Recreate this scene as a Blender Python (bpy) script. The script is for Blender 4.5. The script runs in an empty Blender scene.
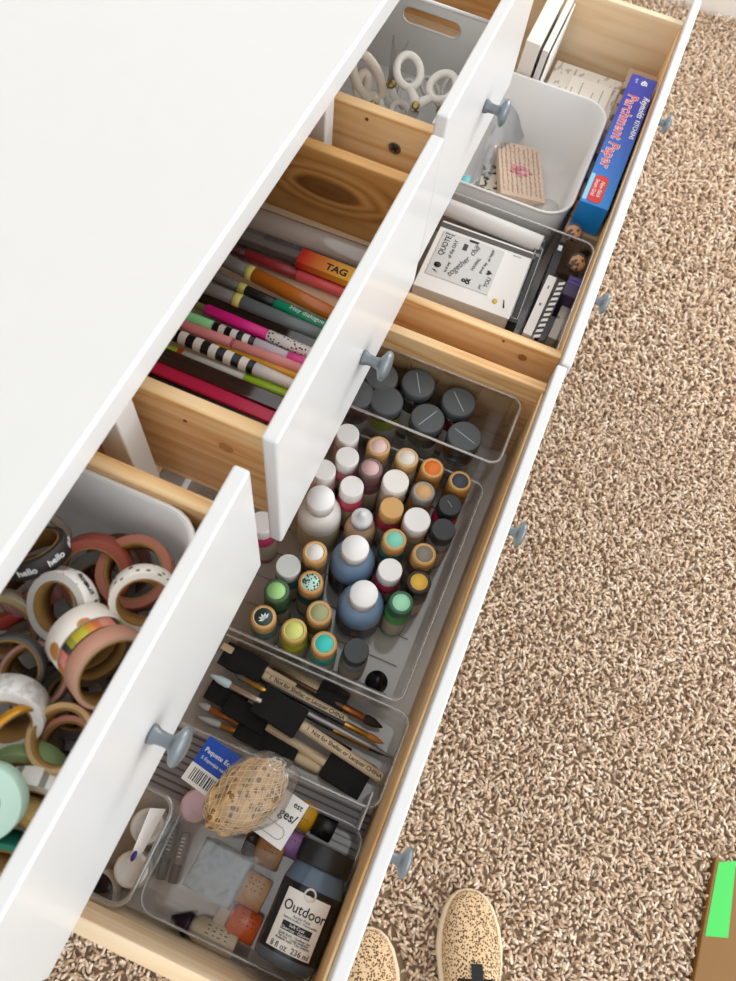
import bpy, math, random
from mathutils import Vector, Matrix, Quaternion, noise
random.seed(11)
S = bpy.context.scene
COL = S.collection
PI = math.pi
V = Vector
MAT = {}          # world matrices of the roots

# ------------------------------------------------------------------ materials
def lin(h):
    if isinstance(h, str):
        h = h.lstrip('#'); c = [int(h[i:i+2], 16)/255 for i in (0, 2, 4)]
    else: c = [x/255 for x in h]
    return tuple((x/12.92 if x <= .04045 else ((x+.055)/1.055)**2.4) for x in c) + (1,)
CACHE = {}
def newmat(name):
    m = bpy.data.materials.new(name); m.use_nodes = True
    nt = m.node_tree; nt.nodes.clear()
    out = nt.nodes.new('ShaderNodeOutputMaterial')
    return m, nt, out
def nd(nt, t, **k):
    n = nt.nodes.new(t)
    for a, b in k.items(): setattr(n, a, b)
    return n
def P(name, color, rough=.45, metal=0, coat=0, bump=0, bscale=200, var=0, vscale=30, trans=0, sheen=0):
    key = (name, color if isinstance(color, str) else tuple(color), rough, metal, coat, bump, bscale, var, vscale, trans)
    if key in CACHE: return CACHE[key]
    m, nt, out = newmat(name)
    b = nd(nt, 'ShaderNodeBsdfPrincipled'); c = lin(color)
    b.inputs['Base Color'].default_value = c
    b.inputs['Roughness'].default_value = rough; b.inputs['Metallic'].default_value = metal
    b.inputs['Coat Weight'].default_value = coat; b.inputs['Transmission Weight'].default_value = trans
    b.inputs['Sheen Weight'].default_value = sheen
    tc = nd(nt, 'ShaderNodeTexCoord')
    n = nd(nt, 'ShaderNodeTexNoise'); n.inputs['Scale'].default_value = vscale; n.inputs['Detail'].default_value = 5
    nt.links.new(tc.outputs['Object'], n.inputs['Vector'])
    mx = nd(nt, 'ShaderNodeMix', data_type='RGBA')
    v = max(var, .015)
    mx.inputs['A'].default_value = tuple(x*(1-v) for x in c[:3])+(1,)
    mx.inputs['B'].default_value = tuple(min(1, x*(1+v)) for x in c[:3])+(1,)
    nt.links.new(n.outputs['Fac'], mx.inputs['Factor']); nt.links.new(mx.outputs['Result'], b.inputs['Base Color'])
    if bump:
        n2 = nd(nt, 'ShaderNodeTexNoise'); n2.inputs['Scale'].default_value = bscale; n2.inputs['Detail'].default_value = 4
        bp = nd(nt, 'ShaderNodeBump'); bp.inputs['Strength'].default_value = bump; bp.inputs['Distance'].default_value = .002
        nt.links.new(tc.outputs['Object'], n2.inputs['Vector']); nt.links.new(n2.outputs['Fac'], bp.inputs['Height'])
        nt.links.new(bp.outputs['Normal'], b.inputs['Normal'])
    nt.links.new(b.outputs[0], out.inputs[0]); CACHE[key] = m
    return m
def clear(name, tint='#ffffff', gloss=.10, rough=.06, haze=0.0, hcol='#ffffff', bump=0):
    key = (name, tint, gloss, rough, haze, hcol, bump)
    if key in CACHE: return CACHE[key]
    m, nt, out = newmat(name)
    t = nd(nt, 'ShaderNodeBsdfTransparent'); t.inputs[0].default_value = lin(tint)
    g = nd(nt, 'ShaderNodeBsdfGlossy'); g.inputs['Roughness'].default_value = rough; g.inputs[0].default_value = (1, 1, 1, 1)
    lw = nd(nt, 'ShaderNodeLayerWeight'); lw.inputs['Blend'].default_value = .25
    mp = nd(nt, 'ShaderNodeMapRange'); mp.inputs['To Min'].default_value = gloss*.5; mp.inputs['To Max'].default_value = min(1, gloss*4)
    nt.links.new(lw.outputs['Fresnel'], mp.inputs['Value'])
    mx = nd(nt, 'ShaderNodeMixShader')
    nt.links.new(mp.outputs[0], mx.inputs[0]); nt.links.new(t.outputs[0], mx.inputs[1]); nt.links.new(g.outputs[0], mx.inputs[2])
    last = mx
    if haze:
        d = nd(nt, 'ShaderNodeBsdfDiffuse'); d.inputs[0].default_value = lin(hcol)
        m2 = nd(nt, 'ShaderNodeMixShader'); m2.inputs[0].default_value = haze
        nt.links.new(mx.outputs[0], m2.inputs[1]); nt.links.new(d.outputs[0], m2.inputs[2]); last = m2
    if bump:
        tc = nd(nt, 'ShaderNodeTexCoord'); n2 = nd(nt, 'ShaderNodeTexNoise'); n2.inputs['Scale'].default_value = 60
        bp = nd(nt, 'ShaderNodeBump'); bp.inputs['Strength'].default_value = bump; bp.inputs['Distance'].default_value = .01
        nt.links.new(tc.outputs['Object'], n2.inputs['Vector']); nt.links.new(n2.outputs['Fac'], bp.inputs['Height'])
        nt.links.new(bp.outputs['Normal'], g.inputs['Normal']); nt.links.new(bp.outputs['Normal'], lw.inputs['Normal'])
    nt.links.new(last.outputs[0], out.inputs[0]); CACHE[key] = m
    return m
def ramp(nt, stops, mode='LINEAR'):
    r = nd(nt, 'ShaderNodeValToRGB'); r.color_ramp.interpolation = mode
    e = r.color_ramp.elements
    while len(e) < len(stops): e.new(.5)
    for i, (p, c) in enumerate(stops): e[i].position = p; e[i].color = lin(c)
    return r
def mth(nt, op, a, b=None, c=None):
    n = nd(nt, 'ShaderNodeMath', operation=op)
    for i, x in enumerate((a, b, c)):
        if x is None: continue
        if isinstance(x, (int, float)): n.inputs[i].default_value = x
        else: nt.links.new(x, n.inputs[i])
    return n.outputs[0]
def wood(name, axis, light, mid, dark, knots=(), scale=1.0, rough=.45):
    """pine: stretched rings along `axis`, fine fibre lines, optional knots ((x,y,z), (rx,ry,rz)) in object space"""
    m, nt, out = newmat(name)
    b = nd(nt, 'ShaderNodeBsdfPrincipled'); b.inputs['Roughness'].default_value = rough
    tc = nd(nt, 'ShaderNodeTexCoord'); vec = tc.outputs['Object']
    swell = None; core = None
    for kc, kr in knots:
        s = nd(nt, 'ShaderNodeVectorMath', operation='SUBTRACT'); s.inputs[1].default_value = kc; nt.links.new(tc.outputs['Object'], s.inputs[0])
        d = nd(nt, 'ShaderNodeVectorMath', operation='DIVIDE'); d.inputs[1].default_value = kr; nt.links.new(s.outputs[0], d.inputs[0])
        l = nd(nt, 'ShaderNodeVectorMath', operation='LENGTH'); nt.links.new(d.outputs[0], l.inputs[0])
        e = mth(nt, 'EXPONENT', mth(nt, 'MULTIPLY', mth(nt, 'MULTIPLY', l.outputs['Value'], l.outputs['Value']), -.35))
        cmask = nd(nt, 'ShaderNodeMapRange', interpolation_type='SMOOTHSTEP'); cmask.inputs['From Min'].default_value = 1.05; cmask.inputs['From Max'].default_value = .7
        nt.links.new(l.outputs['Value'], cmask.inputs['Value'])
        swell = e if swell is None else mth(nt, 'ADD', swell, e)
        core = cmask.outputs[0] if core is None else mth(nt, 'MAXIMUM', core, cmask.outputs[0])
    sc = [26*scale]*3; sc['xyz'.index(axis)] = 1.6*scale
    mp = nd(nt, 'ShaderNodeMapping'); mp.inputs['Scale'].default_value = sc; nt.links.new(vec, mp.inputs['Vector'])
    n1 = nd(nt, 'ShaderNodeTexNoise'); n1.inputs['Scale'].default_value = 1; n1.inputs['Detail'].default_value = 2; nt.links.new(mp.outputs[0], n1.inputs['Vector'])
    ring = n1.outputs['Fac']
    if swell is not None: ring = mth(nt, 'ADD', ring, mth(nt, 'MULTIPLY', swell, .75))
    band = mth(nt, 'PINGPONG', mth(nt, 'MULTIPLY', ring, 11.0), 1.0)
    sc2 = [260*scale]*3; sc2['xyz'.index(axis)] = 7*scale
    mp2 = nd(nt, 'ShaderNodeMapping'); mp2.inputs['Scale'].default_value = sc2; nt.links.new(vec, mp2.inputs['Vector'])
    n2 = nd(nt, 'ShaderNodeTexNoise'); n2.inputs['Scale'].default_value = 1; n2.inputs['Detail'].default_value = 3; nt.links.new(mp2.outputs[0], n2.inputs['Vector'])
    f = mth(nt, 'ADD', mth(nt, 'MULTIPLY', band, .62), mth(nt, 'MULTIPLY', n2.outputs['Fac'], .42))
    r = ramp(nt, [(.10, light), (.62, mid), (1.0, dark)]); nt.links.new(f, r.inputs[0])
    col = r.outputs['Color']
    if core is not None:
        mx = nd(nt, 'ShaderNodeMix', data_type='RGBA'); nt.links.new(mth(nt, 'MULTIPLY', core, .8), mx.inputs['Factor'])
        nt.links.new(col, mx.inputs['A']); mx.inputs['B'].default_value = lin('#6e3f1a'); col = mx.outputs['Result']
    nt.links.new(col, b.inputs['Base Color'])
    bp = nd(nt, 'ShaderNodeBump'); bp.inputs['Strength'].default_value = .15; bp.inputs['Distance'].default_value = .001
    nt.links.new(n2.outputs['Fac'], bp.inputs['Height']); nt.links.new(bp.outputs['Normal'], b.inputs['Normal'])
    nt.links.new(b.outputs[0], out.inputs[0])
    return m
def polar(nt, R=.027):
    tc = nd(nt, 'ShaderNodeTexCoord'); sp = nd(nt, 'ShaderNodeSeparateXYZ'); nt.links.new(tc.outputs['Object'], sp.inputs[0])
    a = mth(nt, 'ARCTAN2', sp.outputs[1], sp.outputs[0])
    return mth(nt, 'DIVIDE', a, 2*PI), sp.outputs[2], sp
def seg_mat(name, colors, n, rough=.5):
    """blocks of colour one after another round the roll"""
    m, nt, out = newmat(name); a, z, sp = polar(nt)
    k = mth(nt, 'MULTIPLY', mth(nt, 'ADD', a, .5), n/len(colors))
    r = ramp(nt, [(i/len(colors), c) for i, c in enumerate(colors)], 'CONSTANT'); nt.links.new(mth(nt, 'FRACT', k), r.inputs[0])
    b = nd(nt, 'ShaderNodeBsdfPrincipled'); b.inputs['Roughness'].default_value = rough
    nt.links.new(r.outputs[0], b.inputs['Base Color']); nt.links.new(b.outputs[0], out.inputs[0]); return m
def blot_mat(name, bg, fg, scale, thr, rough=.4, metal=0, stretch=(1, 1, 1), kind='voronoi'):
    m, nt, out = newmat(name); tc = nd(nt, 'ShaderNodeTexCoord'); mp = nd(nt, 'ShaderNodeMapping'); mp.inputs['Scale'].default_value = stretch
    nt.links.new(tc.outputs['Object'], mp.inputs['Vector'])
    if kind == 'voronoi':
        t = nd(nt, 'ShaderNodeTexVoronoi'); t.inputs['Scale'].default_value = scale; o = t.outputs['Distance']
    else:
        t = nd(nt, 'ShaderNodeTexNoise'); t.inputs['Scale'].default_value = scale; t.inputs['Detail'].default_value = 3; o = t.outputs['Fac']
    nt.links.new(mp.outputs[0], t.inputs['Vector'])
    r = ramp(nt, [(0, fg), (thr, fg), (min(1, thr+.05), bg)]); nt.links.new(o, r.inputs[0])
    b = nd(nt, 'ShaderNodeBsdfPrincipled'); b.inputs['Roughness'].default_value = rough; b.inputs['Metallic'].default_value = metal
    nt.links.new(r.outputs[0], b.inputs['Base Color']); nt.links.new(b.outputs[0], out.inputs[0]); return m
def band_mat(name, c1, c2, period, duty=.5, axis=0, slant=0, rough=.3):
    m, nt, out = newmat(name); tc = nd(nt, 'ShaderNodeTexCoord'); sp = nd(nt, 'ShaderNodeSeparateXYZ'); nt.links.new(tc.outputs['Object'], sp.inputs[0])
    x = sp.outputs[axis]
    if slant: x = mth(nt, 'ADD', x, mth(nt, 'MULTIPLY', sp.outputs[1 if axis == 0 else 0], slant))
    s = mth(nt, 'LESS_THAN', mth(nt, 'FRACT', mth(nt, 'MULTIPLY', mth(nt, 'ADD', x, 5), 1/period)), duty)
    mx = nd(nt, 'ShaderNodeMix', data_type='RGBA'); nt.links.new(s, mx.inputs['Factor']); mx.inputs['A'].default_value = lin(c1); mx.inputs['B'].default_value = lin(c2)
    b = nd(nt, 'ShaderNodeBsdfPrincipled'); b.inputs['Roughness'].default_value = rough
    nt.links.new(mx.outputs['Result'], b.inputs['Base Color']); nt.links.new(b.outputs[0], out.inputs[0]); return m

WHITE = P('white_lacquer', '#d6d7d6', .32, coat=.15)
PAINT = P('white_wall_paint', '#ece6df', .7)
BINW = P('white_plastic_bin', '#e9e7e4', .4)
STEEL = P('steel', '#a8a8aa', .25, metal=1)
GREYM = P('grey_metal_knob', '#7c8489', .38, metal=.55)
BLACK = P('black_plastic', '#1d1d1f', .35)
FOAM = P('black_foam', '#19191a', .9, bump=.6, bscale=700)
KRAFT = P('kraft_cap', '#c79a63', .5)
ACRYL = clear('clear_acrylic', '#f7f6f5', .10)
RIM = clear('clear_acrylic_rim', '#d8d7d6', .30, .08, haze=.22)
BAG = clear('clear_bag_film', '#f4f4f4', .16, .12, haze=.10, bump=.8)
PAPER = P('white_paper', '#f2f0ec', .7)
INK = P('black_ink', '#1b1a1a', .6)
BEECH = P('pale_beech', '#dcc29a', .5, var=.06, vscale=60)
GOLD = P('gold_metal', '#d2a24a', .28, metal=.9)
CORE = P('cardboard_core', '#9a7338', .75, var=.08)

# ------------------------------------------------------------------ mesh builder
class MB:
    def __init__(s): s.v = []; s.f = []; s.m = []; s.sm = []; s.mats = []
    def mi(s, mat):
        if mat not in s.mats: s.mats.append(mat)
        return s.mats.index(mat)
    def add(s, vs, fs, mat, smooth=False, M=None):
        o = len(s.v); k = s.mi(mat)
        s.v += [tuple(M @ V(p)) if M is not None else tuple(p) for p in vs]
        for f in fs: s.f.append([i+o for i in f]); s.m.append(k); s.sm.append(smooth)
        return s
    def box(s, a, b, mat, M=None):
        x0, y0, z0 = a; x1, y1, z1 = b
        vs = [(x0,y0,z0),(x1,y0,z0),(x1,y1,z0),(x0,y1,z0),(x0,y0,z1),(x1,y0,z1),(x1,y1,z1),(x0,y1,z1)]
        return s.add(vs, [(3,2,1,0),(4,5,6,7),(0,1,5,4),(1,2,6,5),(2,3,7,6),(3,0,4,7)], mat, False, M)
    def lathe(s, prof, mat, n=32, axis='z', M=None, smooth=True, closed=False):
        vs = []; fs = []; rings = []
        for r, z in prof:
            if r < 1e-7:
                rings.append([len(vs)]); vs.append((0, 0, z))
            else:
                rings.append(list(range(len(vs), len(vs)+n)))
                vs += [(r*math.cos(2*PI*i/n), r*math.sin(2*PI*i/n), z) for i in range(n)]
        pairs = list(zip(rings, rings[1:])) + ([(rings[-1], rings[0])] if closed else [])
        for a, b in pairs:
            for i in range(n):
                j = (i+1) % n
                if len(a) == 1 and len(b) == 1: continue
                if len(a) == 1: fs.append((a[0], b[j], b[i]))
                elif len(b) == 1: fs.append((a[i], a[j], b[0]))
                else: fs.append((a[i], a[j], b[j], b[i]))
        if axis == 'x': vs = [(z, x, y) for x, y, z in vs]
        elif axis == 'y': vs = [(y, z, x) for x, y, z in vs]
        return s.add(vs, fs, mat, smooth, M)
    def tube(s, pts, r, mat, n=8, closed=False, M=None, flat=1.0):
        pts = [V(p) for p in pts]; N = len(pts); rs = r if isinstance(r, (list, tuple)) else [r]*N
        vs = []; fs = []; up = None
        for i, p in enumerate(pts):
            a = pts[(i-1) % N] if (closed or i > 0) else p; b = pts[(i+1) % N] if (closed or i < N-1) else p
            t = (b-a).normalized()
            if up is None:
                up = V((0, 0, 1)) if abs(t.z) < .9 else V((1, 0, 0))
            x = t.cross(up); x.normalize(); up = x.cross(t); up.normalize()
            for k in range(n):
                an = 2*PI*k/n; vs.append(p + x*rs[i]*math.cos(an) + up*rs[i]*flat*math.sin(an))
        for i in range(N if closed else N-1):
            j = (i+1) % N
            for k in range(n):
                l = (k+1) % n; fs.append((i*n+k, i*n+l, j*n+l, j*n+k))
        if not closed:
            fs.append(tuple(range(n-1, -1, -1))); fs.append(tuple((N-1)*n+k for k in range(n)))
        return s.add(vs, fs, mat, True, M)
    def prism(s, out, z0, z1, mat, M=None, smooth=False):
        n = len(out); vs = [(x, y, z0) for x, y in out]+[(x, y, z1) for x, y in out]
        fs = [tuple(range(n-1, -1, -1)), tuple(range(n, 2*n))]+[(i, (i+1) % n, n+(i+1) % n, n+i) for i in range(n)]
        return s.add(vs, fs, mat, smooth, M)
    def loft(s, loops, mat, cap0=False, cap1=False, M=None, smooth=True):
        n = len(loops[0]); vs = [p for l in loops for p in l]; fs = []
        for a in range(len(loops)-1):
            for i in range(n):
                j = (i+1) % n; fs.append((a*n+i, a*n+j, (a+1)*n+j, (a+1)*n+i))
        if cap0: fs.append(tuple(range(n-1, -1, -1)))
        if cap1: fs.append(tuple((len(loops)-1)*n+i for i in range(n)))
        return s.add(vs, fs, mat, smooth, M)
    def build(s, name, parent=None, bevel=0, segs=2, world=False, sub=0, solid=0, weld=False):
        me = bpy.data.meshes.new(name)
        vs = s.v
        if world and parent is not None:
            I = MAT[parent.name].inverted(); vs = [tuple(I @ V(p)) for p in vs]
        me.from_pydata(vs, [], s.f)
        for m in s.mats: me.materials.append(m)
        me.polygons.foreach_set('material_index', s.m); me.polygons.foreach_set('use_smooth', s.sm); me.update()
        o = bpy.data.objects.new(name, me); COL.objects.link(o)
        if parent is not None: o.parent = parent
        if solid:
            md = o.modifiers.new('thickness', 'SOLIDIFY'); md.thickness = solid; md.offset = 0
        if bevel:
            md = o.modifiers.new('bevel', 'BEVEL'); md.width = bevel; md.segments = segs; md.limit_method = 'ANGLE'; md.angle_limit = .6
            md.harden_normals = False
        if sub:
            md = o.modifiers.new('sub', 'SUBSURF'); md.levels = sub; md.render_levels = sub
        return o
def root(name, label, cat, loc=(0, 0, 0), group=None, M=None):
    o = bpy.data.objects.new(name, None); COL.objects.link(o); o.empty_display_size = .02
    if M is None: M = Matrix.Translation(V(loc))
    o.matrix_world = M; MAT[o.name] = M.copy()
    o['label'] = label; o['category'] = cat
    if group: o['group'] = group
    return o
def tag(o, label, cat, group=None):
    o['label'] = label; o['category'] = cat
    if group: o['group'] = group
    return o
def struct(o): o['kind'] = 'structure'; return o
def aim(p0, p1, roll=0.0, up=(0, 0, 1)):
    """matrix at p0 with local X towards p1 and local Z as near up as it can"""
    p0 = V(p0); p1 = V(p1); x = (p1-p0).normalized(); z = V(up); y = z.cross(x).normalized(); z = x.cross(y)
    M = Matrix((x, y, z)).transposed().to_4x4()
    return Matrix.Translation(p0) @ M @ Matrix.Rotation(roll, 4, 'X')
def zaim(p, d, spin=0.0):
    q = V(d).normalized().to_track_quat('Z', 'Y')
    return Matrix.Translation(V(p)) @ q.to_matrix().to_4x4() @ Matrix.Rotation(spin, 4, 'Z')
def rrect(x0, y0, x1, y1, r, n=6):
    o = []
    for cx, cy, a in ((x1-r, y1-r, 0), (x0+r, y1-r, PI/2), (x0+r, y0+r, PI), (x1-r, y0+r, 1.5*PI)):
        for i in range(n+1):
            t = a+PI/2*i/n; o.append((cx+r*math.cos(t), cy+r*math.sin(t)))
    return o
def at_z(o, z): return [(x, y, z) for x, y in o]
def inset(x0, y0, x1, y1, d): return x0+d, y0+d, x1-d, y1-d
def txt(s, size, mat, parent, loc, rot=(0, 0, 0), name='lettering', align='CENTER', shear=0, ext=.00015, sx=1, bold=0, spacing=1, label=None):
    c = bpy.data.curves.new(name, 'FONT'); c.body = s; c.size = size; c.align_x = align; c.align_y = 'CENTER'
    c.extrude = ext; c.shear = shear; c.offset = bold; c.space_character = spacing; c.resolution_u = 3
    c.materials.append(mat)
    o = bpy.data.objects.new(name, c); COL.objects.link(o); o.parent = parent
    o.location = loc; o.rotation_euler = rot; o.scale = (sx, 1, 1)
    return o

# ------------------------------------------------------------------ camera
cd = bpy.data.cameras.new('camera'); cam = bpy.data.objects.new('camera', cd); COL.objects.link(cam)
cam.location = (-.1417, -.2302, 1.4077); cam.rotation_euler = (.4431, -.0876, -1.1763)
cd.sensor_fit = 'VERTICAL'; cd.sensor_height = 36; cd.lens = 753.4*36/981; cd.clip_start = .02
cd.dof.use_dof = True; cd.dof.focus_distance = .85; cd.dof.aperture_fstop = cd.lens/3.6
S.camera = cam

# ------------------------------------------------------------------ room
FX0, FX1, FY0, FY1 = -.75, 2.53, -1.9, .56
fl = struct(MB().box((FX0, FY0, -.05), (FX1, FY1, 0), P('carpet_backing', '#a58a70', .95)).build('floor'))
struct(MB().box((FX1, FY0, 0), (FX1+.1, FY1+.1, 2.4), PAINT).build('wall_right'))
struct(MB().box((FX0, FY1, 0), (FX1, FY1+.1, 2.4), PAINT).build('wall_back'))
struct(MB().box((FX1-.014, FY0, 0), (FX1, FY1, .11), P('white_trim', '#f0ece6', .5)).build('baseboard_right', bevel=.004))
def carpet():
    m, nt, out = newmat('shaggy_carpet')
    g = nd(nt, 'ShaderNodeNewGeometry')
    r = ramp(nt, [(0, '#b39474'), (.2, '#d3b696'), (.75, '#e8d0b6'), (1, '#f7e6d2')]); nt.links.new(g.outputs['Random Per Island'], r.inputs[0])
    b = nd(nt, 'ShaderNodeBsdfPrincipled'); b.inputs['Roughness'].default_value = .95; b.inputs['Sheen Weight'].default_value = .3
    nt.links.new(r.outputs[0], b.inputs['Base Color']); nt.links.new(b.outputs[0], out.inputs[0])
    vs = []; fs = []
    rnd = random.Random(3)
    def tuft(x, y, s):
        a = rnd.random()*2*PI; lean = rnd.uniform(.15, 1.25); L = rnd.uniform(.013, .021)*s; tw = rnd.uniform(-1.3, 1.3)
        p = V((x, y, 0)); o = len(vs); rr = rnd.uniform(.0021, .0034)*s
        for k, (t, w) in enumerate(((0, .8), (.22, 1), (.48, .9), (.72, 1), (.92, .95), (1, .6))):
            le = lean*t; d = a+tw*t
            q = p+V((math.cos(d)*math.sin(le), math.sin(d)*math.sin(le), math.cos(le)))*L*t
            for j in range(4):
                an = 2*PI*j/4+t*3.5
                vs.append((q.x+rr*w*math.cos(an), q.y+rr*w*math.sin(an)*.9, max(.001, q.z)))
        for k in range(5):
            for j in range(4):
                l = (j+1) % 4; fs.append((o+k*4+j, o+k*4+l, o+k*4+4+l, o+k*4+4+j))
        fs.append((o+20, o+21, o+22, o+23))
    # only the carpet the room shows around the dresser; under it the pile is left out
    y = FY0+.6
    while y < FY1:
        x = FX0+.05
        while x < FX1-.02:
            far = x > 1.0
            st = .0092 if far else .0066
            inside = (-.36 < x < 1.34 and y > -.03) or (-.30 < x < 1.28 and y > -.1) or (x < .124 and y < -.904) or (-.345 < x < -.105 and abs((y+.516)-.61*(x+.09)) < .042 and y < -.5) or (-.43 < x < -.19 and abs((y+.412)-.61*(x+.21)) < .036 and y < -.40) or (x > .2 and y < -1.12)
            if not inside:
                tuft(x+rnd.uniform(-.4, .4)*st, y+rnd.uniform(-.4, .4)*st, 1.25 if far else 1.0)
            x += st
        y += .0070
    me = bpy.data.meshes.new('carpet_pile'); me.from_pydata(vs, [], fs); me.materials.append(m)
    me.polygons.foreach_set('use_smooth', [True]*len(fs)); me.update()
    o = bpy.data.objects.new('carpet_pile', me); COL.objects.link(o)
    o['kind'] = 'stuff'; o['label'] = 'shaggy beige and brown carpet pile across the floor'; o['category'] = 'carpet'
carpet()
# ------------------------------------------------------------------ dresser
PL, PM_, PD = '#f4d4a4', '#e8bb80', '#ca8d50'
WX = wood('pine_along_x', 'x', PL, PM_, PD)
WY = wood('pine_along_y', 'y', PL, PM_, PD)
WL = wood('pale_pine_end', 'y', '#f3e0c2', '#ecd2ac', '#dcb98c', scale=.6)
dr = root('dresser', 'long white dresser with rows of open pine-lined drawers full of craft supplies', 'dresser', (.48, .25, 0))
OFF = V((.48, .25, 0))
def bw(mb, name, parent, **k): return mb.build(name, parent, **k)
def dpart(mb, name, parent=None, **k):
    """vertices given in world metres, stored relative to the dresser"""
    mb.v = [(x-OFF.x, y-OFF.y, z-OFF.z) for x, y, z in mb.v]
    return mb.build(name, parent or dr, **k)
TX0, TX1 = -.335, 1.315
dpart(MB().box((TX0, 0, .933), (TX1, .50, .96), WHITE), 'dresser_top', bevel=.003)
for x0, x1 in ((-.325, -.302), (1.282, 1.305)):
    dpart(MB().box((x0, .012, .0), (x1, .49, .9328), WHITE), 'side_panel', bevel=.002)
dpart(MB().box((-.302, .478, .08), (1.282, .49, .9328), P('back_board', '#e9e4da', .6)), 'back_panel')
for x0, x1, z0 in ((.0662, .0898, .712), (.4500, .4712, .10), (.8312, .8540, .712)):
    dpart(MB().box((x0, .0125, z0), (x1, .040, .9328), WHITE), 'post', bevel=.0015)
    dpart(MB().box((x0+.004, .0402, z0), (x1-.004, .477, .9328), WX), 'divider')
for z in (.695, .462, .235):
    dpart(MB().box((-.3018, .0125, z), (.4498, .040, z+.017), WHITE), 'rail', bevel=.0015)
    dpart(MB().box((.4714, .0125, z), (1.2818, .040, z+.017), WHITE), 'rail', bevel=.0015)
dpart(MB().box((-.302, .014, .06), (1.282, .034, .10), WHITE), 'plinth', bevel=.001)

def knob_mb(c, z=0):
    """stem and dished mushroom head pointing out of the drawer (-Y)"""
    M = Matrix.Translation(V(c)) @ Matrix.Rotation(PI/2, 4, 'X')
    prof = [(0, 0), (.0078, 0), (.0078, .0025), (.0058, .006), (.0052, .013), (.0062, .0175), (.010, .0195), (.0142, .0215), (.0156, .0235), (.0158, .0248), (.0142, .0272), (.009, .0290), (0, .0295)]
    return MB().lathe(prof, GREYM, 36, M=M)
def drawer(x0, x1, yf, t, zb, zt, bx0, bx1, sz0, sz1, depth, knobs, mats, floor_mat, screws=()):
    """wooden box (the part) with its painted front, knobs and fittings (sub-parts)"""
    ML, MR = mats; sl = sz0-(.048 if sz0 > .7 else 0)
    yi = yf+t; th = .0125; yb = yi+depth
    mb = MB()
    mb.box((bx0, yi, sl), (bx0+th, yb, sz1), ML)
    mb.box((bx1-th, yi, sl), (bx1, yb, sz1), MR)
    mb.box((bx0+th, yb-th, sz0), (bx1-th, yb, sz1), WX)
    mb.box((bx0+th, yi, sz0), (bx1-th, yi+.003, sz1-.004), WX)
    mb.box((bx0+th, yi+.003, sz0), (bx1-th, yb-th, sz0+.006), floor_mat)
    d = dpart(mb, 'drawer', bevel=.0028, segs=3)
    dpart(MB().box((x0, yf, zb), (x1, yi-.0002, zt), WHITE), 'drawer_front', d, bevel=.0024, segs=3)
    for kx, kz in knobs: dpart(knob_mb((kx, yf-.0003, kz)), 'knob', d)
    for x, y, z, r, face in screws:
        M = Matrix.Translation(V((x, y, z))) @ Matrix.Rotation(-PI/2, 4, 'Y')
        if face == 'lock':
            m2 = MB().lathe([(r, -.0005), (r*1.12, .0006), (r*1.0, .0012), (r*.9, .0008), (0, .0006)], P('cam_lock', '#8a7f70', .35, metal=.7), 24, M=M)
            for a in (0, PI/2):
                m2.box((-r*.65, -r*.12, .0008), (r*.65, r*.12, .0018), P('cam_slot', '#2a241d', .6), M=M @ Matrix.Rotation(a+.4, 4, 'Z'))
            dpart(m2, 'cam_lock', d)
        else:
            dpart(MB().lathe([(r, -.0004), (r*1.08, .0005), (r*.95, .0006), (r*.7, .0001), (0, .0001)], P('recess_wood', face, .7), 24, M=M), 'screw_recess', d)
    return d
TF = .0132
lk = lambda y, z, x: (V((x, y, z))-OFF)
WYk = wood('pine_with_knot', 'y', '#dfae6c', '#c68f4c', '#9c672f', knots=((tuple(lk(-.005, .8475, .417)), (.03, .040, .013)),), scale=.75)
WYt = wood('pine_with_small_knot', 'y', PL, PM_, PD, knots=((tuple(lk(-.010, .877, .034)), (.03, .006, .0045)),))
drawer(-.2905, .0645, -.1001, TF, .734, .929, -.2745, .0465, .795, .892, .43, [(-.113, .818)], (WY, WYt), WL)
drawer(.0915, .4465, -.1076, TF, .734, .929, .1090, .4290, .795, .892, .43, [(.277, .800)], (WY, WYk), WL,
       [(.1088, -.051, .850, .0062, '#b98a52'), (.1088, -.0155, .8675, .0017, '#6d4720')])
drawer(.4735, .8285, -.1021, TF, .734, .929, .4915, .8110, .795, .892, .43, [(.660, .815)], (WY, WY), WL,
       [(.4913, -.049, .860, .0062, 'lock'), (.4913, -.0155, .8815, .0017, '#6d4720')])
drawer(.8560, 1.2790, .0125, TF, .734, .929, .875, 1.26, .795, .892, .43, [(1.06, .815)], (WY, WY), WL)
drawer(-.2860, .4540, -.3112, TF, .481, .681, -.2715, .4407, .484, .656, .43, [(-.112, .588), (.270, .588)], (WL, WY), P('white_drawer_floor', '#efece6', .55))
drawer(.4568, 1.2650, -.3151, TF, .481, .681, .4830, 1.2400, .484, .656, .43, [(.660, .588), (1.075, .588)], (WY, WL), P('white_drawer_floor', '#efece6', .55),
       [(.4828, -.2582, .6320, .0055, '#a8743c'), (.4828, -.2282, .6485, .0017, '#6d4720')])
for z0, z1 in ((.254, .460), (.104, .233)):
    for x0, x1, kx in ((-.3010, .4490, (-.112, .27)), (.4722, 1.2810, (.66, 1.075))):
        f = dpart(MB().box((x0, .014, z0), (x1, .030, z1), WHITE), 'drawer_front', bevel=.0024)
        for k in kx: dpart(knob_mb((k, .0137, (z0+z1)/2)), 'knob', f)

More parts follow.
